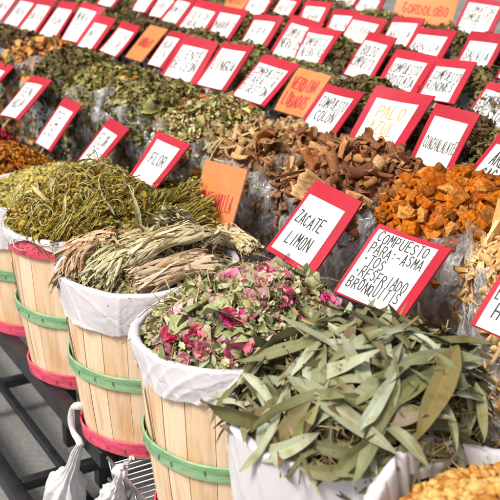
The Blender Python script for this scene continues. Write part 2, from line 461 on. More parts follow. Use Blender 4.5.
# ------------------------------------------------------------------ baskets
def basket_parts():
    """geometry of one bushel basket with its base centre at the origin"""
    slats = []
    n = 21
    SJ = rng.uniform(-0.14, 0.14, n)
    for i in range(n):
        a0 = 2 * PI * (i + SJ[i]) / n + 0.005; a1 = 2 * PI * (i + 1 + SJ[(i + 1) % n]) / n - 0.005
        nv = 10; v = []
        dr = rng.normal() * 0.0012
        for j in range(nv):
            t = j / (nv - 1)
            R = RBB + (RB - RBB) * t + 0.006 * math.sin(PI * t) + dr
            for k in range(4):
                a = a0 + (a1 - a0) * k / 3
                v.append((R * math.cos(a), R * math.sin(a), HB * t))
        for j in range(nv):
            t = j / (nv - 1)
            R = RBB + (RB - RBB) * t + 0.006 * math.sin(PI * t) + dr - 0.004
            for k in range(4):
                a = a0 + (a1 - a0) * k / 3
                v.append((R * math.cos(a), R * math.sin(a), HB * t))
        l = []
        o = nv * 4
        for j in range(nv - 1):
            for k in range(3):
                q = j * 4 + k
                l += [q, q + 1, q + 5, q + 4]
                l += [o + q, o + q + 4, o + q + 5, o + q + 1]
            for k in (0, 3):
                q = j * 4 + k
                l += ([q, q + 4, o + q + 4, o + q] if k == 0 else [q, o + q, o + q + 4, q + 4])
        for k in range(3):
            q = (nv - 1) * 4 + k
            l += [q, q + 1, o + q + 1, o + q]; l += [k, o + k, o + k + 1, k + 1]
        slats.append(T(v, l, [4] * (len(l) // 4)))
    def hoop(za, zb, thick=0.0038, gap=0.0035, lap=0.7):
        def rad(z):
            t = z / HB
            return RBB + (RB - RBB) * t + 0.006 * math.sin(PI * t) + gap
        na = 96; v = []
        for i in range(na):
            a = 2 * PI * i / na + lap
            wob = 0.0012 * math.sin(3 * a + za * 30) + 0.0008 * math.sin(7 * a)
            zo = 0.003 * math.sin(2 * a + za * 17)
            for (z, d) in ((za, 0), (za + 0.002, thick), (zb - 0.002, thick), (zb, 0)):
                R = rad(z) + d + wob
                v.append((R * math.cos(a), R * math.sin(a), z + zo))
        strips = []
        for j in range(4):                      # each face of the band on its own vertices: crisp sawn edges
            vv = []
            for i in range(na): vv += [v[i * 4 + j], v[i * 4 + (j + 1) % 4]]
            l = []
            for i in range(na):
                a, b = i, (i + 1) % na
                l += [a * 2, b * 2, b * 2 + 1, a * 2 + 1]
            strips.append(T(vv, l, [4] * na))
        return join_t(strips)
    inner = grid_t(lambda s, t: ((RBB - 0.008 + (RB - RBB) * t) * math.cos(2 * PI * s), (RBB - 0.008 + (RB - RBB) * t) * math.sin(2 * PI * s), 0.003 + (HB - 0.005) * t), 48, 2, True)  # added shell, coloured dark to paint the shade in the slat gaps
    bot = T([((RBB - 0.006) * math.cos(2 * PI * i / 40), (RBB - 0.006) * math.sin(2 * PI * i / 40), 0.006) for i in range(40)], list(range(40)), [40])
    a0 = R_(165)
    hp = []
    for i in range(9):
        t = i / 8
        z = HB * (0.815 - 0.28 * t); R = RBB + (RB - RBB) * z / HB + 0.0095
        hp.append((R * math.cos(a0 + 0.01 * i), R * math.sin(a0 + 0.01 * i), z))
    return dict(staves=(join_t(slats), M_wood), gap_shade_shell=(inner, M_dark), bottom=(bot, M_dark),
                top_hoop=(hoop(HB - 0.045, HB - 0.004), M_pinkpaint), middle_hoop=(hoop(HB * 0.49 - 0.017, HB * 0.49 + 0.017), M_greenpaint),
                bottom_hoop=(hoop(0.002, 0.040), M_pinkpaint), wire_handle=(tube_t(hp, 0.0017, 6), M_staple))

bp = basket_parts()
bmesh_cache = {}
for k, (t, m) in bp.items():
    me = t_mesh(k, t, k != 'staves'); me.materials.append(m); bmesh_cache[k] = me
def staple_mesh():
    me = t_mesh('staple', box_t(-0.0006, 0.0009, -0.0009, 0.0009, -0.005, 0.005), False); me.materials.append(M_staple); return me
st_me = staple_mesh()
ST_Z = dict(top_hoop=HB - 0.024, middle_hoop=HB * 0.49, bottom_hoop=0.021)

BY = dict(F=0.775, E=1.154, A=1.522, B=1.928, C=2.309, D=2.69, G=3.07, I=3.45)
BLAB = dict(
    F='wooden bushel basket at the near end of the row, holding the tan beans',
    E='wooden bushel basket holding the long grey green eucalyptus leaves',
    A='wooden bushel basket with green hoop holding the rose petal mix',
    B='wooden bushel basket with green and red hoops holding the pale dried grass bundles',
    C='wooden bushel basket with bare red top hoop holding the green herb bunches',
    D='wooden bushel basket holding the yellow chamomile flower heads',
    G='wooden bushel basket holding the orange brown marigold petals',
    I='wooden bushel basket holding the dark red hibiscus flowers')
ZK = dict(F=ZR - 0.01, D=0.80, G=0.745, I=0.73)        # rims of the baskets that stand lower than the rest
for i, (k, y) in enumerate(BY.items()):
    b = empty('bushel_basket', (BX, y, ZF))
    b.rotation_euler.z = {'A': 0.09, 'B': 0.13, 'C': -0.02}.get(k, 0.31 * i)
    b.scale.z = (ZK.get(k, ZR) - ZF) / HB
    tag(b, BLAB[k], 'basket', 'bushel baskets in the front row')
    for nme, me in bmesh_cache.items():
        o = bpy.data.objects.new(nme, me); sc.collection.objects.link(o); o.parent = b
        if nme == 'wire_handle': o.rotation_euler.z = -b.rotation_euler.z + {'A': 0.22, 'B': 0.2}.get(k, 0.2)
        if nme in ST_Z:
            z = ST_Z[nme]; tt_ = z / HB; Rs = RBB + (RB - RBB) * tt_ + 0.006 * math.sin(PI * tt_) + 0.0090
            for q in range(21):
                a = 2 * PI * (q + 0.5) / 21 + 0.04 * rng.normal()
                if math.cos(a + b.rotation_euler.z - R_(215)) < 0.15: continue      # the staples on the aisle side
                s_ = bpy.data.objects.new('staple', st_me); sc.collection.objects.link(s_); s_.parent = o
                s_.location = (Rs * math.cos(a), Rs * math.sin(a), z + 0.003 * math.sin(2 * (a - 0.7))); s_.rotation_euler.z = a

# ------------------------------------------------------------------ liners
def liner(k, y, label, hem, seed, lift=None, fold=1.0):
    r = np.random.default_rng(seed)
    ph = r.uniform(0, 2 * PI, 12)
    na, prof = 320, []
    nz_ = 40
    V = []
    for i in range(na):
        a = 2 * PI * i / na
        hm = hem(a)
        up_ = lift(a) if lift else 0.0
        for j in range(nz_):
            t = j / (nz_ - 1)
            if t < 0.28:                      # inside, coming up
                q = t / 0.28
                R = RB - 0.028 + 0.0245 * q; z = -0.10 + (0.10 + up_ + 0.002) * q
            elif t < 0.42:                    # over the rim
                q = (t - 0.28) / 0.14
                R = RB + 0.0048 - 0.0083 * math.cos(PI * q); z = up_ + 0.002 + 0.0035 * math.sin(PI * q)
            else:
                q = (t - 0.42) / 0.58
                R = RB + 0.0131 + 0.002 * math.sin(PI * q) - (RB - RBB) / HB * hm * q
                z = up_ + 0.002 - (hm + up_) * q
            o = max(0.0, (t - 0.3) / 0.7)
            sk = math.sin(2 * a + ph[9])
            wr = (0.0016 * math.sin(5 * a + 4 * o + ph[0]) + 0.0030 * (1 - abs(math.sin(6.5 * a + 2.2 * o * (1 + sk) + ph[1]))) ** 5 + 0.0026 * (1 - abs(math.sin(9.5 * a - 3.0 * o + 1.5 * sk + ph[3]))) ** 6
                  + 0.0022 * (1 - abs(math.sin(4.5 * a + 5.0 * o * sk + ph[2]))) ** 7 - 0.001)
            fl = 0.5 + 1.0 * o
            R += max(wr * fl * fold, -0.0035)
            z += (0.0035 * math.sin(5 * a + ph[5]) + 0.0015 * math.sin(13 * a + ph[6])) * (0.4 + o)
            if up_ > 0: R += 1.2 * wr * min(1.5, up_ / 0.03)
            V.append((R * math.cos(a), R * math.sin(a), z))
    l, tt = grid_faces(na, nz_, True)
    me = mesh_np('basket_liner', V, l, tt, True, np.array([(i / na, j / (nz_ - 1)) for i in range(na) for j in range(nz_)]))
    o = link('basket_liner', me, M_cloth)
    o.location = (BX, y, ZK.get(k, ZR) + 0.004)
    tag(o, label, 'liner', 'white liners folded over the basket rims')
    return o

def bumpf(a, c, wd): 
    d = (a - c + PI) % (2 * PI) - PI
    return math.exp(-(d / wd) ** 2)
# angle 0 = +X (towards the tiers), pi = towards the aisle, -pi/2 = towards the near end
liner('F', BY['F'], 'white liner bunched up behind the tan beans at the near corner', lambda a: 0.09, 11,
      lambda a: 0.034 * bumpf(a, R_(105), 0.7) + 0.004 + 0.006 * math.sin(5 * a), 1.5)
liner('E', BY['E'], 'white liner hanging deep below the eucalyptus leaves', lambda a: 0.15 + 0.03 * math.sin(2 * a), 12,
      lambda a: 0.010 * bumpf(a, R_(110), 0.5))
liner('A', BY['A'], 'white liner folded over the rim of the rose petal basket', lambda a: 0.066 + 0.03 * bumpf(a, R_(270), 0.5) - 0.03 * bumpf(a, R_(150), 0.35), 13)
liner('B', BY['B'], 'white liner with smooth hem under the pale grass bundles', lambda a: 0.082 + 0.012 * math.sin(2 * a + 1) + 0.03 * bumpf(a, R_(-50), 0.5), 14,
      lambda a: 0.012 * bumpf(a, R_(-75), 0.5))
liner('C', BY['C'], 'white liner pushed up off the red hoop below the green herb bunches', lambda a: 0.09 - 0.088 * bumpf(a, R_(205), 0.62), 15)
liner('D', BY['D'], 'white liner folded wide over the chamomile basket', lambda a: 0.115, 16)
liner('G', BY['G'], 'white liner standing up round the marigold petals', lambda a: 0.10, 17, lambda a: 0.035 * bumpf(a, R_(235), 0.8))
liner('I', BY['I'], 'white liner round the dark red hibiscus flowers', lambda a: 0.10, 18)

# ------------------------------------------------------------------ heaps
class Dome:
    def __init__(s, cx, cy, zr, R, h, p=0.8, seed=0, skew=(0, 0), lump=0.012, col=0.0, fr=22):
        s.c = np.array([cx, cy]); s.zr = zr; s.R = R; s.h = h; s.p = p; s.skew = np.array(skew); s.col = col
        r = np.random.default_rng(seed + 900)
        s.k = r.normal(size=(7, 2)) * fr; s.ph = r.uniform(0, 6.28, 7); s.lump = lump
    def z(s, x, y):
        dx, dy = x - s.c[0], y - s.c[1]
        q = np.clip(1 - (dx * dx + dy * dy) / s.R ** 2, 0, None)
        e = q ** s.p
        n = sum(np.sin(s.k[i, 0] * x + s.k[i, 1] * y + s.ph[i]) for i in range(7)) / 7
        return s.zr + e * (s.h + s.skew[0] * dx + s.skew[1] * dy) + s.lump * n * np.sqrt(q + 0.05) * 2
    def nrm(s, x, y):
        e = 0.012
        gx = (s.z(x + e, y) - s.z(x - e, y)) / (2 * e); gy = (s.z(x, y + e) - s.z(x, y - e)) / (2 * e)
        gx, gy = np.clip(gx, -2.5, 2.5), np.clip(gy, -2.5, 2.5)
        n = np.stack([-gx, -gy, np.ones_like(gx)], -1)
        return n / np.linalg.norm(n, axis=-1, keepdims=True)
    def sample(s, n, r, rin=0.99, pw=0.5):
        a = r.uniform(0, 2 * PI, n); q = s.R * rin * r.uniform(0, 1, n) ** pw
        x = s.c[0] + q * np.cos(a); y = s.c[1] + q * np.sin(a)
        return np.stack([x, y, s.z(x, y)], 1), s.nrm(x, y)
    def side(s, n, r):
        a = r.uniform(0, 2 * PI, n); z = s.zr - s.col * r.uniform(0, 1, n)
        nn = np.stack([np.cos(a), np.sin(a), 0.05 * np.ones(n)], 1)
        p = np.stack([s.c[0] + s.R * 0.965 * np.cos(a), s.c[1] + s.R * 0.965 * np.sin(a), z], 1)
        return p, nn
    def core(s, sink=0.006, na=56, nr=14):
        V, l, tt = [], [], []
        rings = []
        for j in range(1, nr + 1):
            rings.append((s.R * 0.97 * j / nr, None))
        zb = s.zr - (s.col if s.col else 0.05)
        V.append((s.c[0], s.c[1], float(s.z(s.c[0], s.c[1])) - sink))
        for q, _ in rings:
            for i in range(na):
                a = 2 * PI * i / na
                x, y = s.c[0] + q * math.cos(a), s.c[1] + q * math.sin(a)
                V.append((x, y, float(s.z(x, y)) - sink))
        for i in range(na):
            a = 2 * PI * i / na
            V.append((s.c[0] + s.R * 0.95 * math.cos(a), s.c[1] + s.R * 0.95 * math.sin(a), zb))
        for i in range(na):
            l += [0, 1 + i, 1 + (i + 1) % na]; tt.append(3)
        for j in range(nr):
            for i in range(na):
                a, b = 1 + j * na, 1 + (j + 1) * na; i2 = (i + 1) % na
                l += [a + i, b + i, b + i2, a + i2]; tt.append(4)
        o = 1 + nr * na
        l += [o + na - 1 - i for i in range(na)]; tt.append(na)
        return T(V, l, tt)
    def where(s, p):
        dx, dy = p[0] - s.c[0], p[1] - s.c[1]
        if math.hypot(dx, dy) < 0.42 * s.R: return 'on the crown'
        a = (math.degrees(math.atan2(dy, dx)) - 195) % 360
        return ['on the front slope', 'on the right slope', 'on the back slope', 'on the left slope'][int(a // 90)]
    def hit(s, px, py, near=False):
        """where the sight line of a spot in the photo meets this heap"""
        d = fw + rt * (px - 250) / 1000 - up * (py - 250) / 1000
        for t in np.arange(0.6, 4.5, 0.004):
            P = CAM + d * t
            if (P[0] - s.c[0]) ** 2 + (P[1] - s.c[1]) ** 2 < s.R ** 2 and P[2] <= float(s.z(P[0], P[1])): return P
        if near:
            q = np.array([s.c[0], s.c[1], s.zr + 0.75 * s.h]) - CAM         # just past the edge of the heap: level with its middle
            return CAM + d * ((q @ d) / (d @ d))
        t = (s.zr - CAM[2]) / d[2]
        return CAM + d * t

# piece shapes; unit length along x, lying in xy
def leaf_t(nu=5, nv=3, wd=0.3, curl=0.3, fold=0.2, twist=0.0, ragged=0.0, sd=0, ptail=0.8):
    r = np.random.default_rng(sd)
    rg = r.normal(size=(nu, nv)) * ragged
    def fn(s, t):
        i, j = int(round(s * (nu - 1))), int(round(t * (nv - 1)))
        wv = wd * 0.5 * (math.sin(PI * min(1, 0.04 + 0.92 * s ** ptail)) ** 0.7)
        y = (t * 2 - 1) * wv
        z = curl * (0.25 - (s - 0.5) ** 2) + fold * abs(t * 2 - 1) * wv * 2 + rg[i, j]
        c, sn = math.cos(twist * (s - .5)), math.sin(twist * (s - .5))
        return (s - 0.5, y * c - z * sn * 0.3 + rg[i, j] * 0.5, z * c + y * sn)
    return grid_t(fn, nu, nv)
def crumb_t(sd, wd=0.6, rag=0.12):
    return leaf_t(3, 3, wd, 0.5, 0.3, 0.6, rag, sd)
def stem_t(sd, rad=0.02, n=4, bend=0.15, m=4):
    r = np.random.default_rng(sd)
    b = r.normal(size=(2,)) * bend
    p = [(s - 0.5, b[0] * (0.25 - (s - .5) ** 2) * 4 * .5 + 0.02 * r.normal(), b[1] * (0.25 - (s - .5) ** 2) * 2) for s in np.linspace(0, 1, m)]
    return tube_t(p, rad, n)
def ico_t(sub, noise, sd, sq=(1, 1, 1), freq=2.5):
    r = np.random.default_rng(sd)
    bm = bmesh.new(); bmesh.ops.create_icosphere(bm, subdivisions=sub, radius=0.5)
    k = r.normal(size=(5, 3)) * freq; ph = r.uniform(0, 6, 5)
    for v in bm.verts:
        n = sum(math.sin(k[i] @ np.array(v.co) * 2 + ph[i]) for i in range(5)) / 5
        v.co = v.co * (1 + noise * n * 2)
        v.co = Vector((v.co.x * sq[0], v.co.y * sq[1], v.co.z * sq[2]))
    return bm_t(bm)
def slab_t(sd, wd=0.5, th=0.12, bend=0.2):
    """a flat broken chip: an irregular outline with thickness and a bend"""
    r = np.random.default_rng(sd)
    n = 7
    a = np.sort(np.linspace(0, 2 * PI, n, endpoint=False) + r.uniform(-.3, .3, n))
    rr = r.uniform(0.75, 1.05, n)
    V, l, tt = [], [], []
    for z in (-th / 2, th / 2):
        for f in (1.0,):
            for i in range(n):
                x, y = 0.5 * rr[i] * math.cos(a[i]), 0.5 * wd * rr[i] * math.sin(a[i])
                V.append((x + z * .3, y, z + bend * (0.12 - x * x) + 0.04 * r.normal()))
    for z in (-th / 2, th / 2): V.append((0, 0, z + bend * 0.12 + 0.02))
    for i in range(n):
        j = (i + 1) % n
        l += [i, j, n + j, n + i]; tt.append(4)
        l += [2 * n, j, i]; tt.append(3)
        l += [2 * n + 1, n + i, n + j]; tt.append(3)
    return T(V, l, tt)
def bark_t(sd, arc=2.0, wd=0.6, th=0.07):
    """a curled shell of bark with real thickness and torn ends"""
    r = np.random.default_rng(sd)
    nu, nv = 9, 8
    k = r.normal(size=(4, 2)) * 5; ph = r.uniform(0, 6, 4)
    e0, e1 = r.uniform(-.05, .05, nv), r.uniform(-.05, .05, nv)
    V = []
    for side in (0, 1):
        for i in range(nu):
            for j in range(nv):
                s, t = i / (nu - 1), j / (nv - 1)
                ang = arc * (t - .5) * (1 + 0.35 * (s - .5) * r.uniform(0.8, 1))
                R = wd / max(arc, .6) * (1 + 0.12 * sum(math.sin(k[q, 0] * s + k[q, 1] * t + ph[q]) for q in range(4)) / 2) - side * th * (0.6 + 0.4 * math.sin(PI * t))
                x = s - .5 + (e0[j] if i == 0 else e1[j] if i == nu - 1 else 0)
                bend = 0.25 * (s - .5) ** 2 * (1 if sd % 2 else -1)
                V.append((x, R * math.sin(ang), R * math.cos(ang) - wd / max(arc, .6) * 0.8 + bend))
    l, tt = [], []
    o = nu * nv
    for i in range(nu - 1):
        for j in range(nv - 1):
            a = i * nv + j
            l += [a, a + nv, a + nv + 1, a + 1]; l += [o + a, o + a + 1, o + a + nv + 1, o + a + nv]; tt += [4, 4]
    for i in range(nu - 1):
        for j in (0, nv - 1):
            a = i * nv + j; b = a + nv
            l += [a, o + a, o + b, b] if j == 0 else [a, b, o + b, o + a]; tt.append(4)
    for j in range(nv - 1):
        for i in (0, nu - 1):
            a = i * nv + j; b = a + 1
            l += [a, b, o + b, o + a] if i == 0 else [a, o + a, o + b, b]; tt.append(4)
    return T(V, l, tt)
def chunk_t(sd):
    """a rough broken block of dried root: split faces, chipped corners, fibrous pits"""
    r = np.random.default_rng(sd)
    bm = bmesh.new(); bmesh.ops.create_cube(bm, size=1)
    el = r.uniform(0.75, 1.5)
    for v in bm.verts:
        v.co += Vector(r.normal(size=3) * 0.15)
        v.co.x *= el; v.co.z *= r.uniform(.55, .85)
    bmesh.ops.subdivide_edges(bm, edges=bm.edges[:], cuts=5, use_grid_fill=True)
    bmesh.ops.smooth_vert(bm, verts=bm.verts[:], factor=0.35, use_axis_x=True, use_axis_y=True, use_axis_z=True)
    k = r.normal(size=(10, 3)) * np.array([5] * 4 + [13] * 6)[:, None]; ph = r.uniform(0, 6, 10)
    for v in bm.verts:
        p = np.array(v.co)
        n = sum(math.sin(k[i] @ p + ph[i]) for i in range(4)) / 4; n2 = sum(math.sin(k[i] @ p + ph[i]) for i in range(4, 10)) / 6
        v.co *= 1 + 0.10 * n + 0.085 * n2 + 0.02 * r.normal()
    return bm_t(bm)
def petal_t(sd):
    r = np.random.default_rng(sd)
    ph = r.uniform(0, 6, 3)
    def fn(s, t):
        wv = 0.5 * math.sin(PI * (0.08 + 0.80 * s)) ** 0.6
        y = (t * 2 - 1) * wv
        z = 0.5 * (y * y) * 2 + 0.22 * s * s + 0.11 * math.sin(9 * t + ph[0] + 4 * s) * s + 0.07 * math.sin(7 * s + ph[1])
        return (s - .5, y, z - 0.15)
    return grid_t(fn, 6, 6)

CR = [crumb_t(i) for i in range(8)]
CRW = [crumb_t(i + 20, 0.85, 0.16) for i in range(6)]
LF = [leaf_t(5, 3, 0.32, 0.5, 0.3, 0.8, 0.03, i) for i in range(6)]
BLADE = [leaf_t(6, 3, 0.12, 0.35 * (i - 2), 0.3, 1.2, 0.01, i) for i in range(5)]
STM = [stem_t(i) for i in range(6)]
THIN = [stem_t(i + 40, 0.010, 3, 0.4, 5) for i in range(6)]
def curly_t(sd):
    q = np.random.default_rng(sd); n = 9
    s = np.linspace(0, 1, n); a0, tw = q.uniform(0, 6), q.uniform(1.5, 5.5) * q.choice([-1, 1])
    h = a0 + tw * s
    p = np.cumsum(np.stack([np.cos(h), np.sin(h), 0.35 * q.normal(size=n)], 1), 0) / n * 1.4
    return tube_t(p - p.mean(0), 0.018, 3, False)
CURLY = [curly_t(i) for i in range(10)]
DOT = [ico_t(1, 0.12, i, (1, 1, .8)) for i in range(3)]
PET = [petal_t(i) for i in range(5)]
SLAB = [slab_t(i, 0.45 + 0.1 * (i % 3)) for i in range(7)]

def heap(name, label, dome, layers, r, group=None, corecol=(0.05, 0.04, 0.02), side=0):
    """one mass of loose dried pieces nobody could count; layers = (shapes, count, size, size spread, flatness tilt, depth, colours[, tall])"""
    me_parts = []; mats = []; idx = []
    c = dome.core()
    me_parts.append(c); idx.append(np.zeros(len(c.t), int)); mats.append(plain('heap_core_shade', corecol, 0.9, 0.1, noise=0.5, scale=60))  # core coloured darker than the pieces, painting shade into the gaps
    for li, (temps, n, size, spread, tilt, depth, cols) in enumerate(layers):
        p, nn = dome.sample(n, r)
        if dome.col and side:
            p2, n2 = dome.side(int(n * side), r)
            p, nn = np.vstack([p, p2]), np.vstack([nn, n2])
        p = p + nn * (r.uniform(-0.006, depth, len(p)))[:, None]
        sz = size * np.exp(spread * r.normal(size=len(p)))
        t = scatter_t(temps, p, frames(nn, tilt, r), sz, r)
        me_parts.append(t); idx.append(np.full(len(t.t), li + 1)); mats.append(cols if not isinstance(cols, list) else varied(name + '_tones', cols))
    t = join_t(me_parts)
    me = mesh_np(name, t.v, t.l, t.t, True, None, np.concatenate(idx))
    o = link(name, me, mats)
    tag(o, label, 'dried herbs', group, 'stuff')
    return o

G_ = lambda *a: list(a)
GREENS = [(0.11, 0.11, 0.03), (0.28, 0.26, 0.09), (0.40, 0.37, 0.17), (0.14, 0.12, 0.04), (0.42, 0.37, 0.19), (0.12, 0.07, 0.03), (0.25, 0.25, 0.09), (0.06, 0.045, 0.02)]
PALE = [(0.27, 0.30, 0.13), (0.44, 0.45, 0.27), (0.36, 0.39, 0.20), (0.52, 0.47, 0.30), (0.30, 0.24, 0.12), (0.40, 0.43, 0.25)]
BROWN = [(0.04, 0.024, 0.012), (0.09, 0.055, 0.028), (0.16, 0.10, 0.05), (0.07, 0.05, 0.02), (0.12, 0.09, 0.035), (0.035, 0.02, 0.01)]
DKGR = [(0.035, 0.030, 0.012), (0.09, 0.066, 0.026), (0.18, 0.145, 0.055), (0.055, 0.036, 0.016), (0.25, 0.20, 0.085), (0.055, 0.05, 0.018), (0.14, 0.125, 0.04)]
TAN = [(0.42, 0.28, 0.13), (0.55, 0.40, 0.22), (0.34, 0.21, 0.10), (0.48, 0.35, 0.2)]

def lots(name, label_fn, group, cat, temps_me, dome, n, size, spread, tilt, lift, mat, r, pos=None, zlabel=None, flat=True):
    """n countable pieces lying on a heap, each its own object sharing mesh data"""
    if pos is None: p, nn = dome.sample(n, r)
    else: p, nn = pos
    fr = frames(nn, tilt, r)
    out = []
    for i in range(len(p)):
        me = temps_me[int(r.integers(len(temps_me)))]
        o = bpy.data.objects.new(name, me)
        s = float(size * np.exp(spread * r.normal()))
        q = p[i] + nn[i] * (lift * r.uniform(-0.3, 1.0))
        m = Matrix(np.eye(4).tolist())
        for a in range(3):
            for b in range(3): m[a][b] = fr[i][a, b] * s
            m[a][3] = q[a]
        o.matrix_world = m
        sc.collection.objects.link(o)
        tag(o, label_fn.replace('@', dome.where(p[i])), cat, group)
        out.append(o)
    return out
def metemps(name, temps, mat, smooth=True, uv=False):
    o = []
    for t in temps:
        me = t_mesh(name, t, smooth, uv); me.materials.append(mat); o.append(me)
    return o

# --- front row heaps -------------------------------------------------------
r = np.random.default_rng(101)
# F: tan beans
dF = Dome(BX, BY['F'], ZR - 0.045, 0.180, 0.095, 0.7, 1, lump=0.004)
M_bean = varied('tan_bean', [(0.40, 0.18, 0.045), (0.52, 0.29, 0.10), (0.30, 0.115, 0.025), (0.58, 0.38, 0.17), (0.45, 0.22, 0.065)], 'object', 0.6, 3, 0.45, bump=0.3)
bt = [ico_t(3, 0.17, i, (1.0, 0.84, 0.80), 2.6) for i in range(8)]
heap('bean_mass', 'lower layer of tan beans filling the nearest basket', dF, [(DOT, 900, 0.018, 0.1, 0.6, 0.004, varied('bean_under', [(0.5, 0.27, 0.09), (0.62, 0.4, 0.17)]))], r, corecol=(0.25, 0.13, 0.05))
pp, nn = dF.sample(2400, r)
keep = []
for i in range(len(pp)):
    if all(np.linalg.norm(pp[i] - pp[j]) > 0.0145 for j in keep): keep.append(i)
    if len(keep) >= 298: break
lots('bean', 'round tan bean @ of the pile in the near corner basket', 'tan beans in the nearest basket', 'bean', metemps('bean', bt, M_bean), dF, 0, 0.0185, 0.16, 0.8, 0.007, M_bean, r, (pp[keep], nn[keep]))

# E: eucalyptus
dE = Dome(BX + 0.015, BY['E'] - 0.015, ZR - 0.01, 0.198, 0.145, 0.62, 2, lump=0.008, skew=(0.05, -0.1))
def euc_mat(name, src, cols):
    m, nt, N, L, P = new_mat(name)
    rp = ramp(N, [(i / (len(cols) - 1), c) for i, c in enumerate(cols)])
    if src == 'object': g = N.new('ShaderNodeObjectInfo'); L.new(g.outputs['Random'], rp.inputs['Fac'])
    else: g = N.new('ShaderNodeNewGeometry'); L.new(g.outputs['Random Per Island'], rp.inputs['Fac'])
    uv = N.new('ShaderNodeUVMap'); uv.uv_map = 'UVMap'
    sx = N.new('ShaderNodeSeparateXYZ'); L.new(uv.outputs['UV'], sx.inputs[0])
    ab = N.new('ShaderNodeMath'); ab.operation = 'SUBTRACT'; ab.inputs[1].default_value = 0.5; L.new(sx.outputs['Y'], ab.inputs[0])
    a2 = N.new('ShaderNodeMath'); a2.operation = 'ABSOLUTE'; L.new(ab.outputs[0], a2.inputs[0])
    rib = ramp(N, [(0.0, (1.30, 1.24, 1.05)), (0.035, (1.15, 1.12, 1.0)), (0.06, (1, 1, 1))]); L.new(a2.outputs[0], rib.inputs['Fac'])
    tc = N.new('ShaderNodeTexCoord')
    nz = N.new('ShaderNodeTexNoise'); nz.inputs['Scale'].default_value = 5; nz.inputs['Detail'].default_value = 6; nz.inputs['Distortion'].default_value = 0.5
    L.new(tc.outputs['Object'], nz.inputs['Vector'])
    st = ramp(N, [(0.30, (0.72, 0.56, 0.36)), (0.46, (1, 1, 1)), (0.62, (1.04, 1.05, 1.05)), (0.75, (1.18, 1.2, 1.22))]); L.new(nz.outputs['Fac'], st.inputs['Fac'])
    def mul(a, b):
        x = N.new('ShaderNodeMix'); x.data_type = 'RGBA'; x.blend_type = 'MULTIPLY'; x.inputs['Factor'].default_value = 1
        L.new(a, x.inputs['A']); L.new(b, x.inputs['B']); return x.outputs['Result']
    L.new(mul(mul(rp.outputs['Color'], rib.outputs['Color']), st.outputs['Color']), P.inputs['Base Color'])
    P.inputs['Roughness'].default_value = 0.5; P.inputs['Specular IOR Level'].default_value = 0.35
    n3 = N.new('ShaderNodeTexNoise'); n3.inputs['Scale'].default_value = 22; n3.inputs['Detail'].default_value = 4; L.new(tc.outputs['Object'], n3.inputs['Vector'])
    b = N.new('ShaderNodeBump'); b.inputs['Strength'].default_value = 0.3; b.inputs['Distance'].default_value = 0.002
    L.new(n3.outputs['Fac'], b.inputs['Height']); L.new(b.outputs['Normal'], P.inputs['Normal'])
    return m
ETONE = {'silvery': [(0.28, 0.305, 0.20), (0.37, 0.39, 0.27), (0.31, 0.325, 0.21)], 'grey green': [(0.155, 0.165, 0.08), (0.22, 0.225, 0.12), (0.18, 0.18, 0.085)],
         'olive': [(0.105, 0.11, 0.04), (0.16, 0.155, 0.062), (0.13, 0.12, 0.042)], 'brown': [(0.19, 0.13, 0.055), (0.11, 0.07, 0.03), (0.23, 0.19, 0.09)]}
M_et = {k: euc_mat('eucalyptus_' + k.replace(' ', '_'), 'object', v) for k, v in ETONE.items()}
M_euc = M_et['silvery']
M_euc2 = euc_mat('eucalyptus_litter', 'island', [(0.05, 0.045, 0.02), (0.11, 0.105, 0.05), (0.08, 0.05, 0.022), (0.17, 0.18, 0.105), (0.04, 0.03, 0.015)])  # leaf tones darkened to paint shade between the top leaves
def euc_t(sd, wd=0.14, calm=False):
    """a long strap of a leaf: sickle curve, droop, twist, a kink or curled edge"""
    q = np.random.default_rng(sd)
    cu, tw, sick, fo = q.choice([1, 1, 1, -0.6]) * q.uniform(.35, 1.5), q.normal() * 0.8, q.uniform(-.55, .55), q.uniform(-0.1, .55)
    wph, amp = q.uniform(0, 6), q.uniform(0.004, 0.014)
    kink, kp = q.normal() * 0.35, q.uniform(.35, .75)
    tip = q.uniform(2.0, 7.0)
    if calm: cu, tw, sick, fo, kink, tip = q.uniform(.2, .5), q.normal() * .25, q.uniform(-.2, .2), 0.15, 0.1 * q.normal(), 3.5
    nu, nv = 21, 7
    def fn(s, t):
        e = abs(t * 2 - 1)
        wv = wd * 0.5 * min(1, (s / 0.22) ** 0.75 if s < 0.22 else 1) * (1 - max(0, (s - 0.3) / 0.7) ** tip)
        wv = max(wv, 0.005) * (1 + 0.10 * math.sin(9 * s + wph + 3 * t) )
        y0 = (t * 2 - 1) * wv
        z0 = fo * abs(y0) + amp * math.sin(9 * s + wph + 2 * (t > .5)) * e + 0.25 * amp * math.sin(31 * s + wph) * e
        a = tw * (s - .5) + kink * max(0, s - kp) * 3
        y = y0 * math.cos(a) - z0 * math.sin(a); z = y0 * math.sin(a) + z0 * math.cos(a)
        th = cu * (s - .5)
        x = math.sin(th) / cu; zz = (1 - math.cos(th)) / cu
        return (x, y + sick * (0.25 - (s - .5) ** 2) * 1.2, z - zz - kink * max(0, s - kp) * .5)
    return grid_t(fn, nu, nv)
EUC = [euc_t(i, 0.085 + 0.021 * (i % 5)) for i in range(18)]
EUM = {k: metemps('eucalyptus_leaf', EUC, m, True, True) for k, m in M_et.items()}
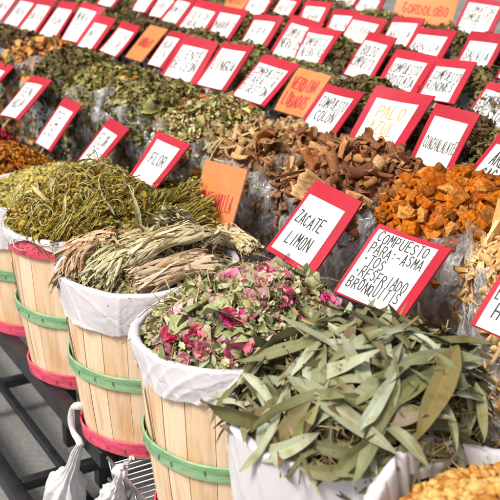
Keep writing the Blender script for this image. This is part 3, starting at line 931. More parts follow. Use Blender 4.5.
# litter below
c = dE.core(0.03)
p1, n1 = dE.sample(700, r); p1 = p1 - n1 * r.uniform(0.004, 0.03, len(p1))[:, None]
p2, n2 = dE.sample(900, r)
lt = scatter_t(EUC, p1, frames(n1, 0.35, r), 0.11 * np.exp(0.25 * r.normal(size=len(p1))), r)
ls = scatter_t(STM, p2, frames(n2, 0.3, r), np.exp(0.35 * r.normal(size=len(p2)))[:, None] * np.array([[.060, .038, .038]]), r)
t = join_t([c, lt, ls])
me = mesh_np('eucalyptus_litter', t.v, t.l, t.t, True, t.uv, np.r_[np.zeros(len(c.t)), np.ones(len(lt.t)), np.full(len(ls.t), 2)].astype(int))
tag(link('eucalyptus_litter', me, [plain('eucalyptus_core_shade', (0.035, 0.028, 0.015), 0.9, 0.1, noise=0.4), M_euc2, varied('eucalyptus_twig', [(0.20, 0.13, 0.06), (0.35, 0.29, 0.14), (0.12, 0.07, 0.035)])]),  # near-black core paints the deep shade under the leaves
    'broken eucalyptus leaves and twigs packed below the loose top leaves', 'dried herbs', kind='stuff')
def place_dir(o_me, name, P, d, n, s, label, cat, group):
    n = np.asarray(n, float) / np.linalg.norm(n); d = np.asarray(d, float); d = d - n * (d @ n); d /= np.linalg.norm(d); b = np.cross(n, d)
    o = bpy.data.objects.new(name, o_me)
    M = Matrix(np.eye(4).tolist())
    for a in range(3):
        M[a][0], M[a][1], M[a][2], M[a][3] = d[a] * s, b[a] * s, n[a] * s, P[a]
    o.matrix_world = M; sc.collection.objects.link(o); tag(o, label, cat, group)
    return o
pE, nE = dE.sample(205, r, 0.98)
# leaves lie mostly sideways across the heap, as in the photo
for i in range(len(pE)):
    if math.hypot(pE[i, 0] - BX, pE[i, 1] - BY['F']) < 0.200: continue
    n = nE[i] + 0.20 * r.normal(size=3); n /= np.linalg.norm(n)
    ang = r.normal() * 0.75 + (0.25 if r.uniform() < .7 else 1.3)
    d = rt * math.cos(ang) + np.array([0, 0, 1.0]) * 0.1 * r.normal() + fh * math.sin(ang)
    tn = ['silvery', 'grey green', 'olive', 'brown'][int(r.choice(4, p=[.30, .34, .22, .14]))]
    place_dir(EUM[tn][int(r.integers(len(EUC)))], 'eucalyptus_leaf', pE[i] + nE[i] * r.uniform(-0.006, 0.020), d * (1 if r.uniform() < .5 else -1), n, float(min(0.205, 0.160 * math.exp(0.2 * r.normal()))),
              'narrow %s eucalyptus leaf loose %s of the leaf pile' % (tn, dE.where(pE[i])), 'leaf', 'eucalyptus leaves on the near basket')
for i in range(20):           # leaves that slipped out over the rim towards the aisle
    a = R_(r.uniform(105, 262)); q = 0.192 + 0.012 * r.normal()
    rad = np.array([math.cos(a), math.sin(a), 0]); tan = np.array([-math.sin(a), math.cos(a), 0])
    P = np.array([BX, BY['E'], ZR + 0.016 + 0.012 * r.uniform()]) + rad * q
    if math.hypot(P[0] - BX, P[1] - BY['F']) < 0.21: continue
    k = r.uniform(-1, 1)
    d = rad * (1 - abs(k) * .7) + tan * k * 1.3 + np.array([0, 0, -0.25 - .2 * r.uniform()])
    n = rad * 0.45 + np.array([0, 0, 1.0]) + 0.15 * r.normal(size=3)
    tn = ['silvery', 'grey green', 'olive', 'brown'][int(r.choice(4, p=[.35, .33, .2, .12]))]
    place_dir(EUM[tn][int(r.integers(len(EUC)))], 'eucalyptus_leaf', P, d, n, float(0.105 * math.exp(0.2 * r.normal())),
              'narrow %s eucalyptus leaf lying across the rim of its basket' % tn, 'leaf', 'eucalyptus leaves on the near basket')
def px_leaf(a, b, me, label, wscale=1.0, lift=0.02, roll=0.0, mat=None):
    A, B = dE.hit(*a, True), dE.hit(*b, True)
    n = dE.nrm(np.array((A[0] + B[0]) / 2), np.array((A[1] + B[1]) / 2))
    toc = CAM - (A + B) / 2; toc /= np.linalg.norm(toc)
    n = n * 0.4 + toc * 0.9
    s = np.linalg.norm(B - A) * 1.05
    A = A + n * lift; B = B + n * lift
    d = B - A
    n = n - d * (n @ d) / (d @ d); n /= np.linalg.norm(n)
    bb = np.cross(n, d / np.linalg.norm(d)); n = n * math.cos(roll) + bb * math.sin(roll)
    if mat is not None:
        me = me.copy(); me.materials.clear(); me.materials.append(mat)
    o = place_dir(me, 'eucalyptus_leaf', (A + B) / 2, d, n, float(s), label, 'leaf', 'eucalyptus leaves on the near basket')
    o.scale.y *= wscale
    return o
def tone_euc(name, col):
    return euc_mat(name, 'object', [tuple(c * .88 for c in col), tuple(c * 1.1 for c in col)])
FL = metemps('eucalyptus_leaf', [euc_t(700 + i, 0.19, True) for i in range(4)], M_euc, True, True)
px_leaf((454, 350), (414, 440), FL[0], 'broad olive brown eucalyptus leaf standing out at the front of the pile', 1.0, 0.040, mat=tone_euc('olive_brown_leaf', (0.19, 0.15, 0.055)))
px_leaf((272, 410), (262, 452), FL[1], 'short pale curved eucalyptus leaf hanging over the left of the rim', 1.5, 0.02, mat=tone_euc('pale_leaf', (0.33, 0.37, 0.27)))
px_leaf((312, 405), (270, 465), FL[2], 'dull brown eucalyptus leaf drooping towards the white liner', 1.1, 0.022, mat=tone_euc('brown_leaf', (0.17, 0.14, 0.055)))
px_leaf((320, 408), (283, 478), FL[3], 'yellowish green eucalyptus leaf pointing down over the liner', 0.8, 0.024, mat=tone_euc('yellow_green_leaf', (0.19, 0.19, 0.065)))
px_leaf((290, 380), (395, 455), FL[1], 'long grey green eucalyptus leaf lying slantwise across the pile centre', 0.7, 0.034, mat=tone_euc('grey_green_leaf', (0.22, 0.23, 0.13)))
px_leaf((325, 345), (420, 365), FL[2], 'pale grey eucalyptus leaf lying flat along the back of the pile', 0.8, 0.03, mat=tone_euc('grey_leaf', (0.28, 0.31, 0.22)))
px_leaf((360, 430), (395, 375), FL[3], 'silvery eucalyptus leaf rising beside the broad brown one', 1.0, 0.028, mat=tone_euc('silvery_leaf', (0.30, 0.33, 0.24)))
px_leaf((398, 338), (348, 354), FL[0], 'rounded pale leaf at the foot of the asthma remedy sign', 1.5, 0.03, mat=tone_euc('soft_pale_leaf', (0.29, 0.32, 0.2)))
px_leaf((470, 385), (478, 440), FL[1], 'narrow khaki eucalyptus leaf hanging near the white liner fold', 1.0, 0.03, mat=tone_euc('khaki_leaf', (0.24, 0.23, 0.11)))

# A: rose mix
r = np.random.default_rng(202)
dA = Dome(BX + 0.01, BY['A'] - 0.01, ZR - 0.015, 0.186, 0.112, 0.62, 3, lump=0.012, skew=(0.1, -0.15))
heap('rose_leaf_mix', 'pale green crushed leaf and petal mix heaped in the rose basket', dA, [
    (CRW, 3000, 0.0135, 0.5, 0.9, 0.013, varied('rose_mix_leaf', [(0.08, 0.085, 0.03), (0.36, 0.38, 0.21), (0.24, 0.27, 0.12), (0.55, 0.53, 0.36), (0.30, 0.33, 0.16), (0.46, 0.47, 0.30), (0.22, 0.17, 0.08)])),
    (CR, 2600, 0.0095, 0.45, 0.9, 0.015, varied('rose_mix_crumbs', [(0.2, 0.21, 0.09), (0.45, 0.42, 0.24), (0.3, 0.2, 0.1), (0.36, 0.38, 0.2), (0.55, 0.5, 0.36)])),
    (LF, 260, 0.024, 0.4, 0.8, 0.016, varied('rose_mix_blade', [(0.26, 0.28, 0.14), (0.44, 0.45, 0.29), (0.16, 0.17, 0.07), (0.52, 0.50, 0.34)])),
    (CR, 500, 0.020, 0.3, 0.8, 0.012, varied('rose_mix_petal_bits', [(0.52, 0.24, 0.25), (0.45, 0.08, 0.16), (0.58, 0.40, 0.33), (0.40, 0.24, 0.34), (0.32, 0.05, 0.08)])),
    (DOT, 260, 0.010, 0.3, 0.8, 0.016, varied('rose_mix_buds', [(0.36, 0.20, 0.32), (0.45, 0.36, 0.14), (0.30, 0.14, 0.20), (0.5, 0.42, 0.25)])),
    (THIN, 240, 0.075, 0.35, 0.4, 0.016, varied('rose_mix_stalk', [(0.42, 0.33, 0.17), (0.30, 0.22, 0.1), (0.5, 0.45, 0.28)]))], r, corecol=(0.09, 0.085, 0.04))
M_rose = varied('rose_petal', [(0.66, 0.09, 0.26), (0.70, 0.34, 0.40), (0.60, 0.05, 0.15), (0.70, 0.46, 0.45), (0.68, 0.16, 0.33), (0.66, 0.40, 0.40)], 'object', 0.6, 20, 0.25)
def rose_t(sd):
    q = np.random.default_rng(sd); o = []
    for k in range(11):
        f = k / 10
        p = petal_t(sd * 17 + k)
        s = 0.35 + 0.5 * f
        v = p.v * s * np.array([1, 1.15, 1])
        op = 1.35 - 0.9 * f + 0.2 * q.normal()      # inner petals stand, outer ones open
        v = v + np.array([0.5 * s, 0, 0])
        v = v @ np.array([[math.cos(op), 0, -math.sin(op)], [0, 1, 0], [math.sin(op), 0, math.cos(op)]]).T
        v[:, 0] += 0.05 + 0.08 * f
        a = k * 2.4 + 0.3 * q.normal(); c_, s_ = math.cos(a), math.sin(a)
        v = v @ np.array([[c_, -s_, 0], [s_, c_, 0], [0, 0, 1]]).T
        o.append(T(v, p.l, p.t, p.uv))
    t = join_t(o); t.v[:, 2] -= 0.15
    return t
RM = metemps('dried_rose', [rose_t(i) for i in range(5)], M_rose)
PM = metemps('rose_petal', PET, M_rose)
for px, py, s, lab in [(236, 322, .030, 'open pink rose head near the front centre of the rose basket'),
                       (205, 352, .030, 'dusty pink rose head by the front rim of the rose basket'),
                       (176, 338, .028, 'magenta rose head against the left rim of the rose basket'),
                       (188, 362, .026, 'pale pink crumpled rose head low at the left rim'),
                       (233, 286, .032, 'deep red rose head at the back left of the rose basket'),
                       (262, 288, .028, 'coral pink rose head at the top of the rose basket'),
                       (256, 302, .028, 'bright magenta rose bud in the middle of the rose basket'),
                       (322, 304, .026, 'lilac pink rose bud at the right of the rose basket'),
                       (281, 306, .020, 'small dusky rose bud near the top of the mix'),
                       (172, 352, .030, 'wide pale pink rose head pressed to the left rim of the rose basket'),
                       (197, 338, .026, 'salmon pink rose head just right of the magenta one'),
                       (268, 280, .030, 'dark red rose head on the very top of the rose mix'),
                       (326, 318, .022, 'small mauve rose bud against the eucalyptus pile'),
                       (283, 351, .024, 'small red pink rose bud just above the eucalyptus leaves')]:
    P = dA.hit(px, py, True); n = dA.nrm(P[0], P[1]) + 0.4 * (CAM - P) / np.linalg.norm(CAM - P)
    n /= np.linalg.norm(n)
    fr = frames(n[None], 0.25, r)[0]
    place_dir(RM[int(r.integers(5))], 'dried_rose', P + n * 0.014, fr[:, 0], fr[:, 2], s * 0.98, lab, 'rose', 'dried roses in the rose basket')
pA, nA = dA.sample(42, r, .95)
lots('rose_petal', 'loose pink dried rose petal @ of the pale leaf mix', 'loose rose petals', 'petal', PM, dA, 0, 0.026, 0.3, 0.7, 0.022, M_rose, r, (pA, nA))

# B: pale grass bundles
r = np.random.default_rng(303)
dB = Dome(BX, BY['B'], ZR - 0.02, 0.180, 0.07, 0.7, 4, lump=0.01)
heap('grass_scraps', 'tangled dry grass scraps under the pale bundles', dB, [
    (BLADE, 1200, 0.055, 0.3, 0.4, 0.010, varied('grass_scrap', [(0.38, 0.32, 0.17), (0.5, 0.44, 0.27), (0.25, 0.19, 0.1), (0.42, 0.42, 0.25)])),
    (THIN, 260, 0.07, 0.3, 0.3, 0.016, varied('grass_thread', [(0.40, 0.33, 0.18), (0.3, 0.22, 0.1)]))], r, corecol=(0.10, 0.07, 0.035))
HUSK = {k: varied('husk_' + k, c, 'island', 0.6, 40, 0.3, stretch=(1, 6, 6)) for k, c in dict(
    pale=[(0.58, 0.48, 0.31), (0.68, 0.60, 0.43), (0.44, 0.34, 0.18), (0.62, 0.57, 0.40), (0.34, 0.24, 0.12)],
    pink=[(0.60, 0.46, 0.33), (0.68, 0.56, 0.42), (0.44, 0.29, 0.18), (0.64, 0.55, 0.41)],
    green=[(0.50, 0.47, 0.28), (0.64, 0.60, 0.43), (0.38, 0.34, 0.17), (0.66, 0.61, 0.45)],
    brown=[(0.44, 0.28, 0.18), (0.56, 0.40, 0.27), (0.30, 0.17, 0.09), (0.60, 0.47, 0.33)]).items()}
def husk_t(L, R, r, n=90, bow=0.012, wd=0.009):
    """loosely folded grass blades lying along x: doubled back at one end, frayed and splayed at the other"""
    o = []
    for i in range(n):
        a = r.uniform(0, 2 * PI); q = R * math.sqrt(r.uniform(0.15, 1))
        tw = r.normal() * 1.1
        ph, am, ph2 = r.uniform(0, 6), r.uniform(0.001, 0.011), r.uniform(0, 6)
        l0, l1 = -L / 2 + abs(r.normal()) * 0.02, L / 2 - abs(r.normal()) * 0.03 + 0.01
        m = 12; V = []
        w_ = wd * r.uniform(.25, 1.2); roll = r.normal() * .5
        fold = r.uniform() < .45
        for j in range(m):
            s = j / (m - 1)
            if fold: x = l0 + (l1 - l0) * (1 - abs(1 - s * 1.8 if s < .56 else (s - .56) / .44 * 1.0)) if s < .56 else l0 + (l1 - l0) * (1 - (s - .56) / .44 * .6)
            else: x = l0 + (l1 - l0) * s
            u_ = (x + L / 2) / L
            f = 0.60 + 0.75 * abs(u_ - 0.42) ** 1.1 + (0.5 * max(0, u_ - .75))
            if u_ < 0.06: f *= 0.8
            aa = a + tw * s
            c = np.array([x, q * f * math.cos(aa) * 1.25 + am * math.sin(7 * s + ph), q * f * math.sin(aa) * 0.62 + am * math.cos(6 * s + ph2) + bow * (0.25 - (u_ - .5) ** 2) * 4])
            tx = np.array([0, -math.sin(aa + roll), math.cos(aa + roll) * .8]); nx = np.array([0, math.cos(aa + roll), math.sin(aa + roll)])
            ww = w_ * (1 if s < .8 else 1 - (s - .8) * 3.0)
            for e in (-1, 0, 1):
                V.append(c + tx * e * ww * 0.5 + nx * (0.0016 if e == 0 else 0))
        l, tt = grid_faces(m, 3)
        o.append(T(V, l, tt))
    return join_t(o)
def tie_t(R, x, r, bow=0.02, L=0.2, turns=3):
    o = []
    u_ = (x + L / 2) / L
    zc = bow * (0.25 - (u_ - .5) ** 2) * 4
    for k in range(turns):
        pts = [(x + 0.004 * (k - turns / 2) + 0.002 * math.sin(a * 2 + k), R * 0.80 * math.cos(a), R * 0.66 * math.sin(a) + zc) for a in np.linspace(0, 2 * PI, 17)]
        o.append(tube_t(pts, 0.0008, 5))
    return join_t(o)
def bundle(name, label, cat, group, bt_, tt_, mat, tmat, P, d, n, parts=('blades', 'tie')):
    n = np.asarray(n, float) / np.linalg.norm(n); d = np.asarray(d, float); d = d - n * (d @ n); d /= np.linalg.norm(d); b = np.cross(n, d)
    e = empty(name); M = Matrix(np.eye(4).tolist())
    for a in range(3): M[a][0], M[a][1], M[a][2], M[a][3] = d[a], b[a], n[a], P[a]
    e.matrix_world = M
    tag(e, label, cat, group)
    link(parts[0], t_mesh(parts[0], bt_, True), mat, e)
    link(parts[1], t_mesh(parts[1], tt_, True), tmat, e)
    return e
M_tie = plain('grass_tie', (0.40, 0.30, 0.16), 0.7, noise=0.3)
for (ax, ay, bx_, by_, R, L_, col, lift, lab) in [
    (215, 268, 130, 290, .030, .20, 'pink', .030, 'pinkish dry grass bundle lying along the front rim of its basket'),
    (150, 246, 100, 290, .028, .18, 'green', .030, 'greenish white grass bundle slanting down to the front rim'),
    (98, 252, 74, 284, .030, .15, 'brown', .026, 'reddish brown twisted grass bundle at the left rim'),
    (190, 250, 130, 268, .026, .19, 'pale', .050, 'straw coloured grass bundle stacked across the middle'),
    (228, 252, 175, 262, .026, .17, 'pale', .050, 'pale grass bundle at the right end next to the rose basket'),
    (120, 246, 70, 262, .024, .17, 'brown', .030, 'thin brown grass bundle at the back left'),
    (205, 232, 150, 246, .026, .18, 'green', .040, 'pale green grass bundle below the herb bunches'),
    (250, 262, 222, 248, .024, .16, 'pale', .040, 'grass bundle end sticking out behind the rose heads'),
    (175, 228, 120, 240, .026, .18, 'pale', .035, 'straw bundle at the very back of the grass basket')]:
    A, B = dB.hit(ax, ay), dB.hit(bx_, by_)
    P = (A + B) / 2; n = dB.nrm(P[0], P[1])
    bundle('grass_bundle', lab, 'bundle', 'tied pale grass bundles', husk_t(L_, R * 1.15, r, 165), tie_t(R * 1.06, -0.02, r, 0.012, L_, 2), HUSK[col], M_tie, P + n * (lift - 0.010), B - A, n, ('blades', 'tie'))

# C: green herb bunches
r = np.random.default_rng(404)
dC = Dome(BX, BY['C'], ZR - 0.02, 0.190, 0.125, 0.62, 5, lump=0.016, skew=(0.15, -0.1))
GRB = [(0.20, 0.19, 0.03), (0.42, 0.36, 0.12), (0.24, 0.14, 0.05), (0.46, 0.40, 0.20), (0.10, 0.095, 0.02), (0.27, 0.24, 0.045), (0.36, 0.21, 0.055), (0.20, 0.21, 0.05)]
heap('herb_tangle', 'olive green tangle of fine dried herb stalks between the bunches', dC, [
    (BLADE, 40, 0.08, 0.3, 0.4, 0.026, varied('pale_herb_strip', [(0.55, 0.50, 0.28), (0.45, 0.40, 0.2)])), (CURLY, 130, 0.075, 0.3, 0.35, 0.030, varied('pale_herb_loop', [(0.48, 0.41, 0.19), (0.54, 0.48, 0.28), (0.38, 0.31, 0.11)])),
    (CURLY, 1500, 0.050, 0.35, 0.6, 0.018, varied('herb_thread', GRB)),
    (CR, 2600, 0.012, 0.35, 0.9, 0.020, varied('herb_bits', [(0.22, 0.19, 0.04), (0.38, 0.29, 0.07), (0.30, 0.16, 0.04), (0.42, 0.36, 0.13), (0.10, 0.08, 0.02)])),
    (DOT, 350, 0.011, 0.2, 0.8, 0.018, varied('herb_heads', [(0.45, 0.33, 0.08), (0.38, 0.22, 0.05), (0.5, 0.45, 0.2)]))], r, corecol=(0.07, 0.06, 0.02))
M_herb = varied('herb_stalk', GRB, 'island', 0.6, 60, 0.3)
M_pale = plain('pale_tie_strip', (0.58, 0.55, 0.36), 0.6, noise=0.2)
def herb_t(L, R, r, n=300):
    o = []
    for i in range(n):
        a = r.uniform(0, 2 * PI); q = R * math.sqrt(r.uniform(0, 1)); m = 7
        l0, l1 = -L / 2 * r.uniform(.8, 1.05), L / 2 * r.uniform(.6, 1.15)
        ph = r.uniform(0, 6); am = r.uniform(.002, .020); tw = r.normal() * 1.4
        pts = []
        for j in range(m):
            s = j / (m - 1); x = l0 + (l1 - l0) * s
            u_ = (x + L / 2) / L
            f = 0.55 + 1.0 * abs(u_ - 0.35) + (1.3 * max(0, u_ - .7))
            aa = a + tw * s
            pts.append((x, q * f * math.cos(aa) + am * math.sin(8 * s + ph), q * f * math.sin(aa) * .8 + am * math.cos(9 * s + ph)))
        o.append(tube_t(pts, 0.0014 * r.uniform(.5, 1.4), 3, False))
        if r.uniform() < .5:
            k = ico_t(1, 0.15, int(r.integers(1 << 20)), (1, 1, .8))
            o.append(T(k.v * r.uniform(.006, .011) + np.array(pts[-1]), k.l, k.t))
    return join_t(o)
for (ax, ay, bx_, by_, R, L_, lift, lab) in [
    (45, 205, 120, 178, .034, .20, .014, 'yellow green herb bunch on top at the left of the heap'),
    (75, 175, 135, 190, .032, .19, .016, 'olive herb bunch with pale tie crossing the top of the heap'),
    (125, 180, 190, 205, .032, .19, .012, 'brownish herb bunch running right from the heap top'),
    (50, 235, 105, 215, .034, .18, .012, 'loose green herb bunch low at the left rim'),
    (100, 215, 165, 225, .032, .19, .014, 'dark olive herb bunch in the middle of the heap'),
    (150, 212, 215, 228, .030, .18, .012, 'curly tan herb bunch at the right end of the heap'),
    (70, 238, 135, 242, .030, .18, .012, 'light green herb bunch above the grass bundles'),
    (140, 195, 200, 218, .028, .17, .024, 'narrow herb bunch under the small white FLOR sign')]:
    A, B = dC.hit(ax, ay), dC.hit(bx_, by_)
    P = (A + B) / 2; n = dC.nrm(P[0], P[1])
    bundle('herb_bunch', lab, 'bunch', 'tied green herb bunches', herb_t(L_ * .8, R * 1.15, r, 260), tie_t(R * 0.9, -L_ * .15, r, 0.0, L_, 2), M_herb, M_pale, P + n * lift, B - A, n, ('stalks', 'tie'))

# D: chamomile, G: marigold, I: hibiscus
r = np.random.default_rng(505)
dD = Dome(BX, BY['D'], ZK['D'] - 0.015, 0.188, 0.058, 0.7, 6, lump=0.008, skew=(0.35, -0.1))
heap('chamomile_heads', 'heap of dull yellow chamomile flower heads behind the green bunches', dD, [
    (DOT, 2600, 0.012, 0.2, 0.8, 0.010, varied('chamomile_head', [(0.38, 0.27, 0.06), (0.46, 0.37, 0.12), (0.30, 0.26, 0.08), (0.52, 0.45, 0.2), (0.36, 0.22, 0.05)])),
    (CR, 1500, 0.011, 0.3, 0.8, 0.012, varied('chamomile_bits', [(0.34, 0.31, 0.11), (0.5, 0.45, 0.24), (0.24, 0.22, 0.07)])),
    (THIN, 300, 0.05, 0.3, 0.4, 0.012, varied('chamomile_stalk', GRB))], r, corecol=(0.13, 0.10, 0.03))
dG = Dome(BX, BY['G'], ZK['G'] - 0.005, 0.186, 0.10, 0.7, 7, lump=0.008)
heap('marigold_petals', 'heap of orange brown marigold petals beside the chamomile', dG, [
    (CR, 3400, 0.015, 0.3, 0.8, 0.012, varied('marigold_bits', [(0.42, 0.14, 0.018), (0.30, 0.09, 0.015), (0.52, 0.22, 0.04), (0.22, 0.07, 0.015), (0.40, 0.2, 0.06)])),
    (DOT, 500, 0.010, 0.3, 0.8, 0.012, varied('marigold_seed', [(0.25, 0.09, 0.02), (0.45, 0.2, 0.05)]))], r, corecol=(0.12, 0.04, 0.012))
dI = Dome(BX, BY['I'], ZK['I'] - 0.005, 0.186, 0.125, 0.7, 8, lump=0.010)
heap('hibiscus_flowers', 'heap of dark crimson hibiscus flowers at the far left edge', dI, [
    (CRW, 1900, 0.020, 0.3, 0.8, 0.014, varied('hibiscus_bits', [(0.22, 0.010, 0.028), (0.36, 0.02, 0.045), (0.10, 0.006, 0.015), (0.28, 0.03, 0.05)]))], r, corecol=(0.05, 0.005, 0.008))

# ------------------------------------------------------------------ clear bags of the tiers
def clear_bag(x, y, zr, zs, R, label, seed, collar=0.02, group='clear plastic bags on the tiers'):
    q = np.random.default_rng(seed + 5000)
    ph = q.uniform(0, 6.28, 14)
    na, nz_ = 96, 26
    V = []
    for i in range(na):
        a = 2 * PI * i / na
        for j in range(nz_):
            t = j / (nz_ - 1)
            z = (zr - zs + collar * (1 + 0.7 * math.sin(3 * a + ph[0]) + 0.5 * math.sin(7 * a + ph[1]))) * t
            rr = R * (0.93 + 0.085 * math.sin(PI * min(t * 0.85 + .1, 1))) + 0.012 * max(0, t - .9) / .1
            cr = 0.0040 * math.sin(11 * a + 9 * t + ph[2]) + 0.0035 * math.sin(19 * a - 15 * t + ph[3]) + 0.003 * math.sin(7 * a + 22 * t + ph[4]) + 0.0025 * math.sin(29 * a + 31 * t + ph[5]) + 0.0035 * math.sin(5 * a - 8 * t + ph[6])
            rr += cr * (0.5 + t)
            V.append((rr * math.cos(a), rr * math.sin(a), z + 0.002))
    l, tt = grid_faces(na, nz_, True)
    l = list(l) + [i * nz_ for i in range(na - 1, -1, -1)]; tt = list(tt) + [na]
    o = link('clear_bag', mesh_np('clear_bag', V, l, tt, True), M_clear)
    o.location = (x, y, zs)
    tag(o, label, 'bag', group)
    return o

X1, Z1, S1 = ROWS[0]
RBG = 0.178
def d1(y, h, seed, lump=0.010, R=0.176, x=None, **k): return Dome(x or X1, y, Z1 - 0.005, R, h, 0.62, seed, lump=lump, col=0.30, **k)
r = np.random.default_rng(606)
YC = dict(chips=1.25, cubes=1.57, bark=1.93, twigs=2.29, mix=2.65, dkmix=3.03, dkleaf=3.42, pale=3.80, flower=4.19, rest=4.58, rest2=4.97, rest3=5.36)

d = d1(YC['chips'], 0.075, 21)
M_chip = varied('wood_chip', [(0.52, 0.32, 0.13), (0.62, 0.43, 0.22), (0.44, 0.25, 0.09), (0.68, 0.52, 0.30)], 'object', 0.6, 12, 0.2, stretch=(1, 8, 8))
M_chip2 = varied('wood_chip_below', [(0.50, 0.31, 0.14), (0.60, 0.43, 0.24), (0.42, 0.25, 0.1)])
CH = [slab_t(50 + i, 0.32 + 0.08 * (i % 4), 0.07, 0.25 * (i % 3 - 1)) for i in range(8)]
heap('wood_chip_mass', 'pale wood shavings filling the clear bag at the right', d, [(CH, 700, 0.045, 0.25, 0.6, 0.008, M_chip2)], r, corecol=(0.38, 0.25, 0.12), side=1.6)
lots('wood_chip', 'flat tan wood shaving @ of the shavings in their clear bag', 'tan wood shavings', 'wood chip', metemps('wood_chip', CH, M_chip, False), d, 110, 0.056, 0.25, 0.5, 0.018, M_chip, r)
clear_bag(X1, YC['chips'], Z1 + .01, S1, RBG, 'clear plastic bag bulging with tan wood shavings', 1, 0.035)

d = d1(YC['cubes'], 0.105, 22, x=1.45, R=0.17)
M_cube = varied('orange_root', [(0.35, 0.095, 0.014), (0.44, 0.14, 0.022), (0.20, 0.062, 0.016), (0.37, 0.12, 0.022), (0.47, 0.23, 0.08), (0.14, 0.055, 0.02), (0.40, 0.13, 0.026)], 'object', 0.85, 3.5, 0.6, 0.15, bump=0.7)
CU = [chunk_t(i) for i in range(14)]
heap('orange_root_mass', 'small orange root crumbs below the cubes', d, [(CU[:3], 420, 0.016, 0.2, 0.8, 0.004, varied('orange_root_below', [(0.40, 0.12, 0.016), (0.50, 0.18, 0.03), (0.28, 0.07, 0.01)]))], r, corecol=(0.22, 0.075, 0.02), side=1.2)
lots('orange_root_cube', 'rough orange cube of dried root @ of its heap', 'orange dried root cubes', 'root cube', metemps('orange_root_cube', CU, M_cube), d, 295, 0.0195, 0.25, 1.0, 0.020, M_cube, r)
clear_bag(1.45, YC['cubes'], Z1, S1, RBG, 'clear plastic bag under the orange root cubes', 2)

M_bark = varied('curled_bark', [(0.22, 0.085, 0.032), (0.40, 0.20, 0.10), (0.09, 0.038, 0.018), (0.28, 0.11, 0.045), (0.54, 0.35, 0.19), (0.12, 0.05, 0.024), (0.34, 0.15, 0.075), (0.07, 0.03, 0.014), (0.48, 0.25, 0.11)], 'object', 0.7, 5, 0.45, 0.25, bump=0.5, stretch=(1, 5, 5))
M_bark2 = varied('bark_below', [(0.16, 0.065, 0.035), (0.24, 0.11, 0.06), (0.10, 0.04, 0.02)])
BK = [bark_t(i, 2.0 + 0.75 * (i % 5), 0.55 + 0.12 * (i % 3), 0.030) for i in range(20)]
BKM = metemps('bark_curl', BK, M_bark)
d = d1(YC['bark'], 0.10, 23, skew=(0.1, -0.1))
heap('bark_mass', 'broken dark bark filling the bag below the curls', d, [(BK[:4], 420, 0.045, 0.2, 0.7, 0.004, M_bark2)], r, corecol=(0.13, 0.06, 0.03), side=1.4)
lots('bark_curl', 'curled red brown bark piece @ of the main bark heap', 'curled bark pieces', 'bark', BKM, d, 225, 0.053, 0.34, 0.75, 0.026, M_bark, r)
clear_bag(X1, YC['bark'], Z1, S1, RBG, 'clear plastic bag under the curled brown bark', 3, 0.025)

d = d1(YC['twigs'], 0.085, 24)
M_tw = varied('tan_root_stick', [(0.40, 0.29, 0.15), (0.50, 0.38, 0.22), (0.30, 0.20, 0.10), (0.34, 0.18, 0.10), (0.46, 0.40, 0.24)], 'object', 0.7, 6, 0.3, bump=0.4, stretch=(1, 5, 5))
TW = [bark_t(100 + i, 2.6, 0.24, 0.05) for i in range(4)] + [stem_t(200 + i, 0.10, 7, 0.2, 6) for i in range(4)]
heap('root_stick_mass', 'brown broken root filling the bag below the tan sticks', d, [(TW[4:], 420, 0.045, 0.2, 0.6, 0.004, varied('root_below', [(0.3, 0.18, 0.09), (0.22, 0.11, 0.06), (0.4, 0.29, 0.16)]))], r, corecol=(0.17, 0.10, 0.05), side=1.4)
pS, nS = d.sample(150, r)
sel = pS[:, 1] > YC['twigs'] - 0.04
lots('root_stick', 'short tan stick of dried root @ of the stick heap', 'tan root sticks', 'root stick', metemps('root_stick', TW, M_tw), d, 0, 0.062, 0.25, 0.45, 0.018, M_tw, r, (pS[sel], nS[sel]))
lots('bark_curl', 'curled red brown bark piece mixed in @ of the stick heap', 'curled bark pieces', 'bark', BKM, d, 0, 0.055, 0.25, 0.6, 0.02, M_bark, r, (pS[~sel], nS[~sel]))
clear_bag(X1, YC['twigs'], Z1, S1, RBG, 'clear plastic bag beside the orange printed bag, under the root sticks', 4, 0.03)

MIX1 = [(0.28, 0.28, 0.08), (0.48, 0.46, 0.24), (0.34, 0.36, 0.15), (0.26, 0.12, 0.05), (0.10, 0.08, 0.03), (0.54, 0.47, 0.30), (0.24, 0.25, 0.09), (0.40, 0.20, 0.09)]
def leafheap(key, name, label, h, seed, cols, n, size, extra=(), bag=None, corecol=(0.12, 0.105, 0.045), lump=.012):
    d = d1(YC[key], h, seed, lump=lump)
    heap(name, label, d, [(CRW, n, size, 0.42, 0.8, 0.014, varied(name + '_leaf', cols)), (LF, n // 4, size * 1.6, 0.3, 0.6, 0.014, varied(name + '_blade', cols)),
                          (STM, n // 8, size * 1.7, 0.3, 0.5, 0.014, varied(name + '_stick', TAN))] + list(extra), r, corecol=corecol, side=1.1)
    clear_bag(X1, YC[key], Z1, S1, RBG, bag, seed, 0.03)
leafheap('mix', 'tea_mix', 'pale green tea mix with red flecks and one tan chip', 0.095, 25, MIX1, 2600, 0.0145,
         [(CR, 160, 0.024, .3, .6, .016, varied('tea_mix_red', [(0.34, 0.045, 0.03), (0.42, 0.14, 0.05), (0.5, 0.2, 0.06)])), (DOT, 200, .010, .3, .8, .016, varied('tea_mix_seed', [(0.55, 0.45, 0.3), (0.4, 0.3, 0.15)]))],
         'clear plastic bag holding the pale green tea mix')
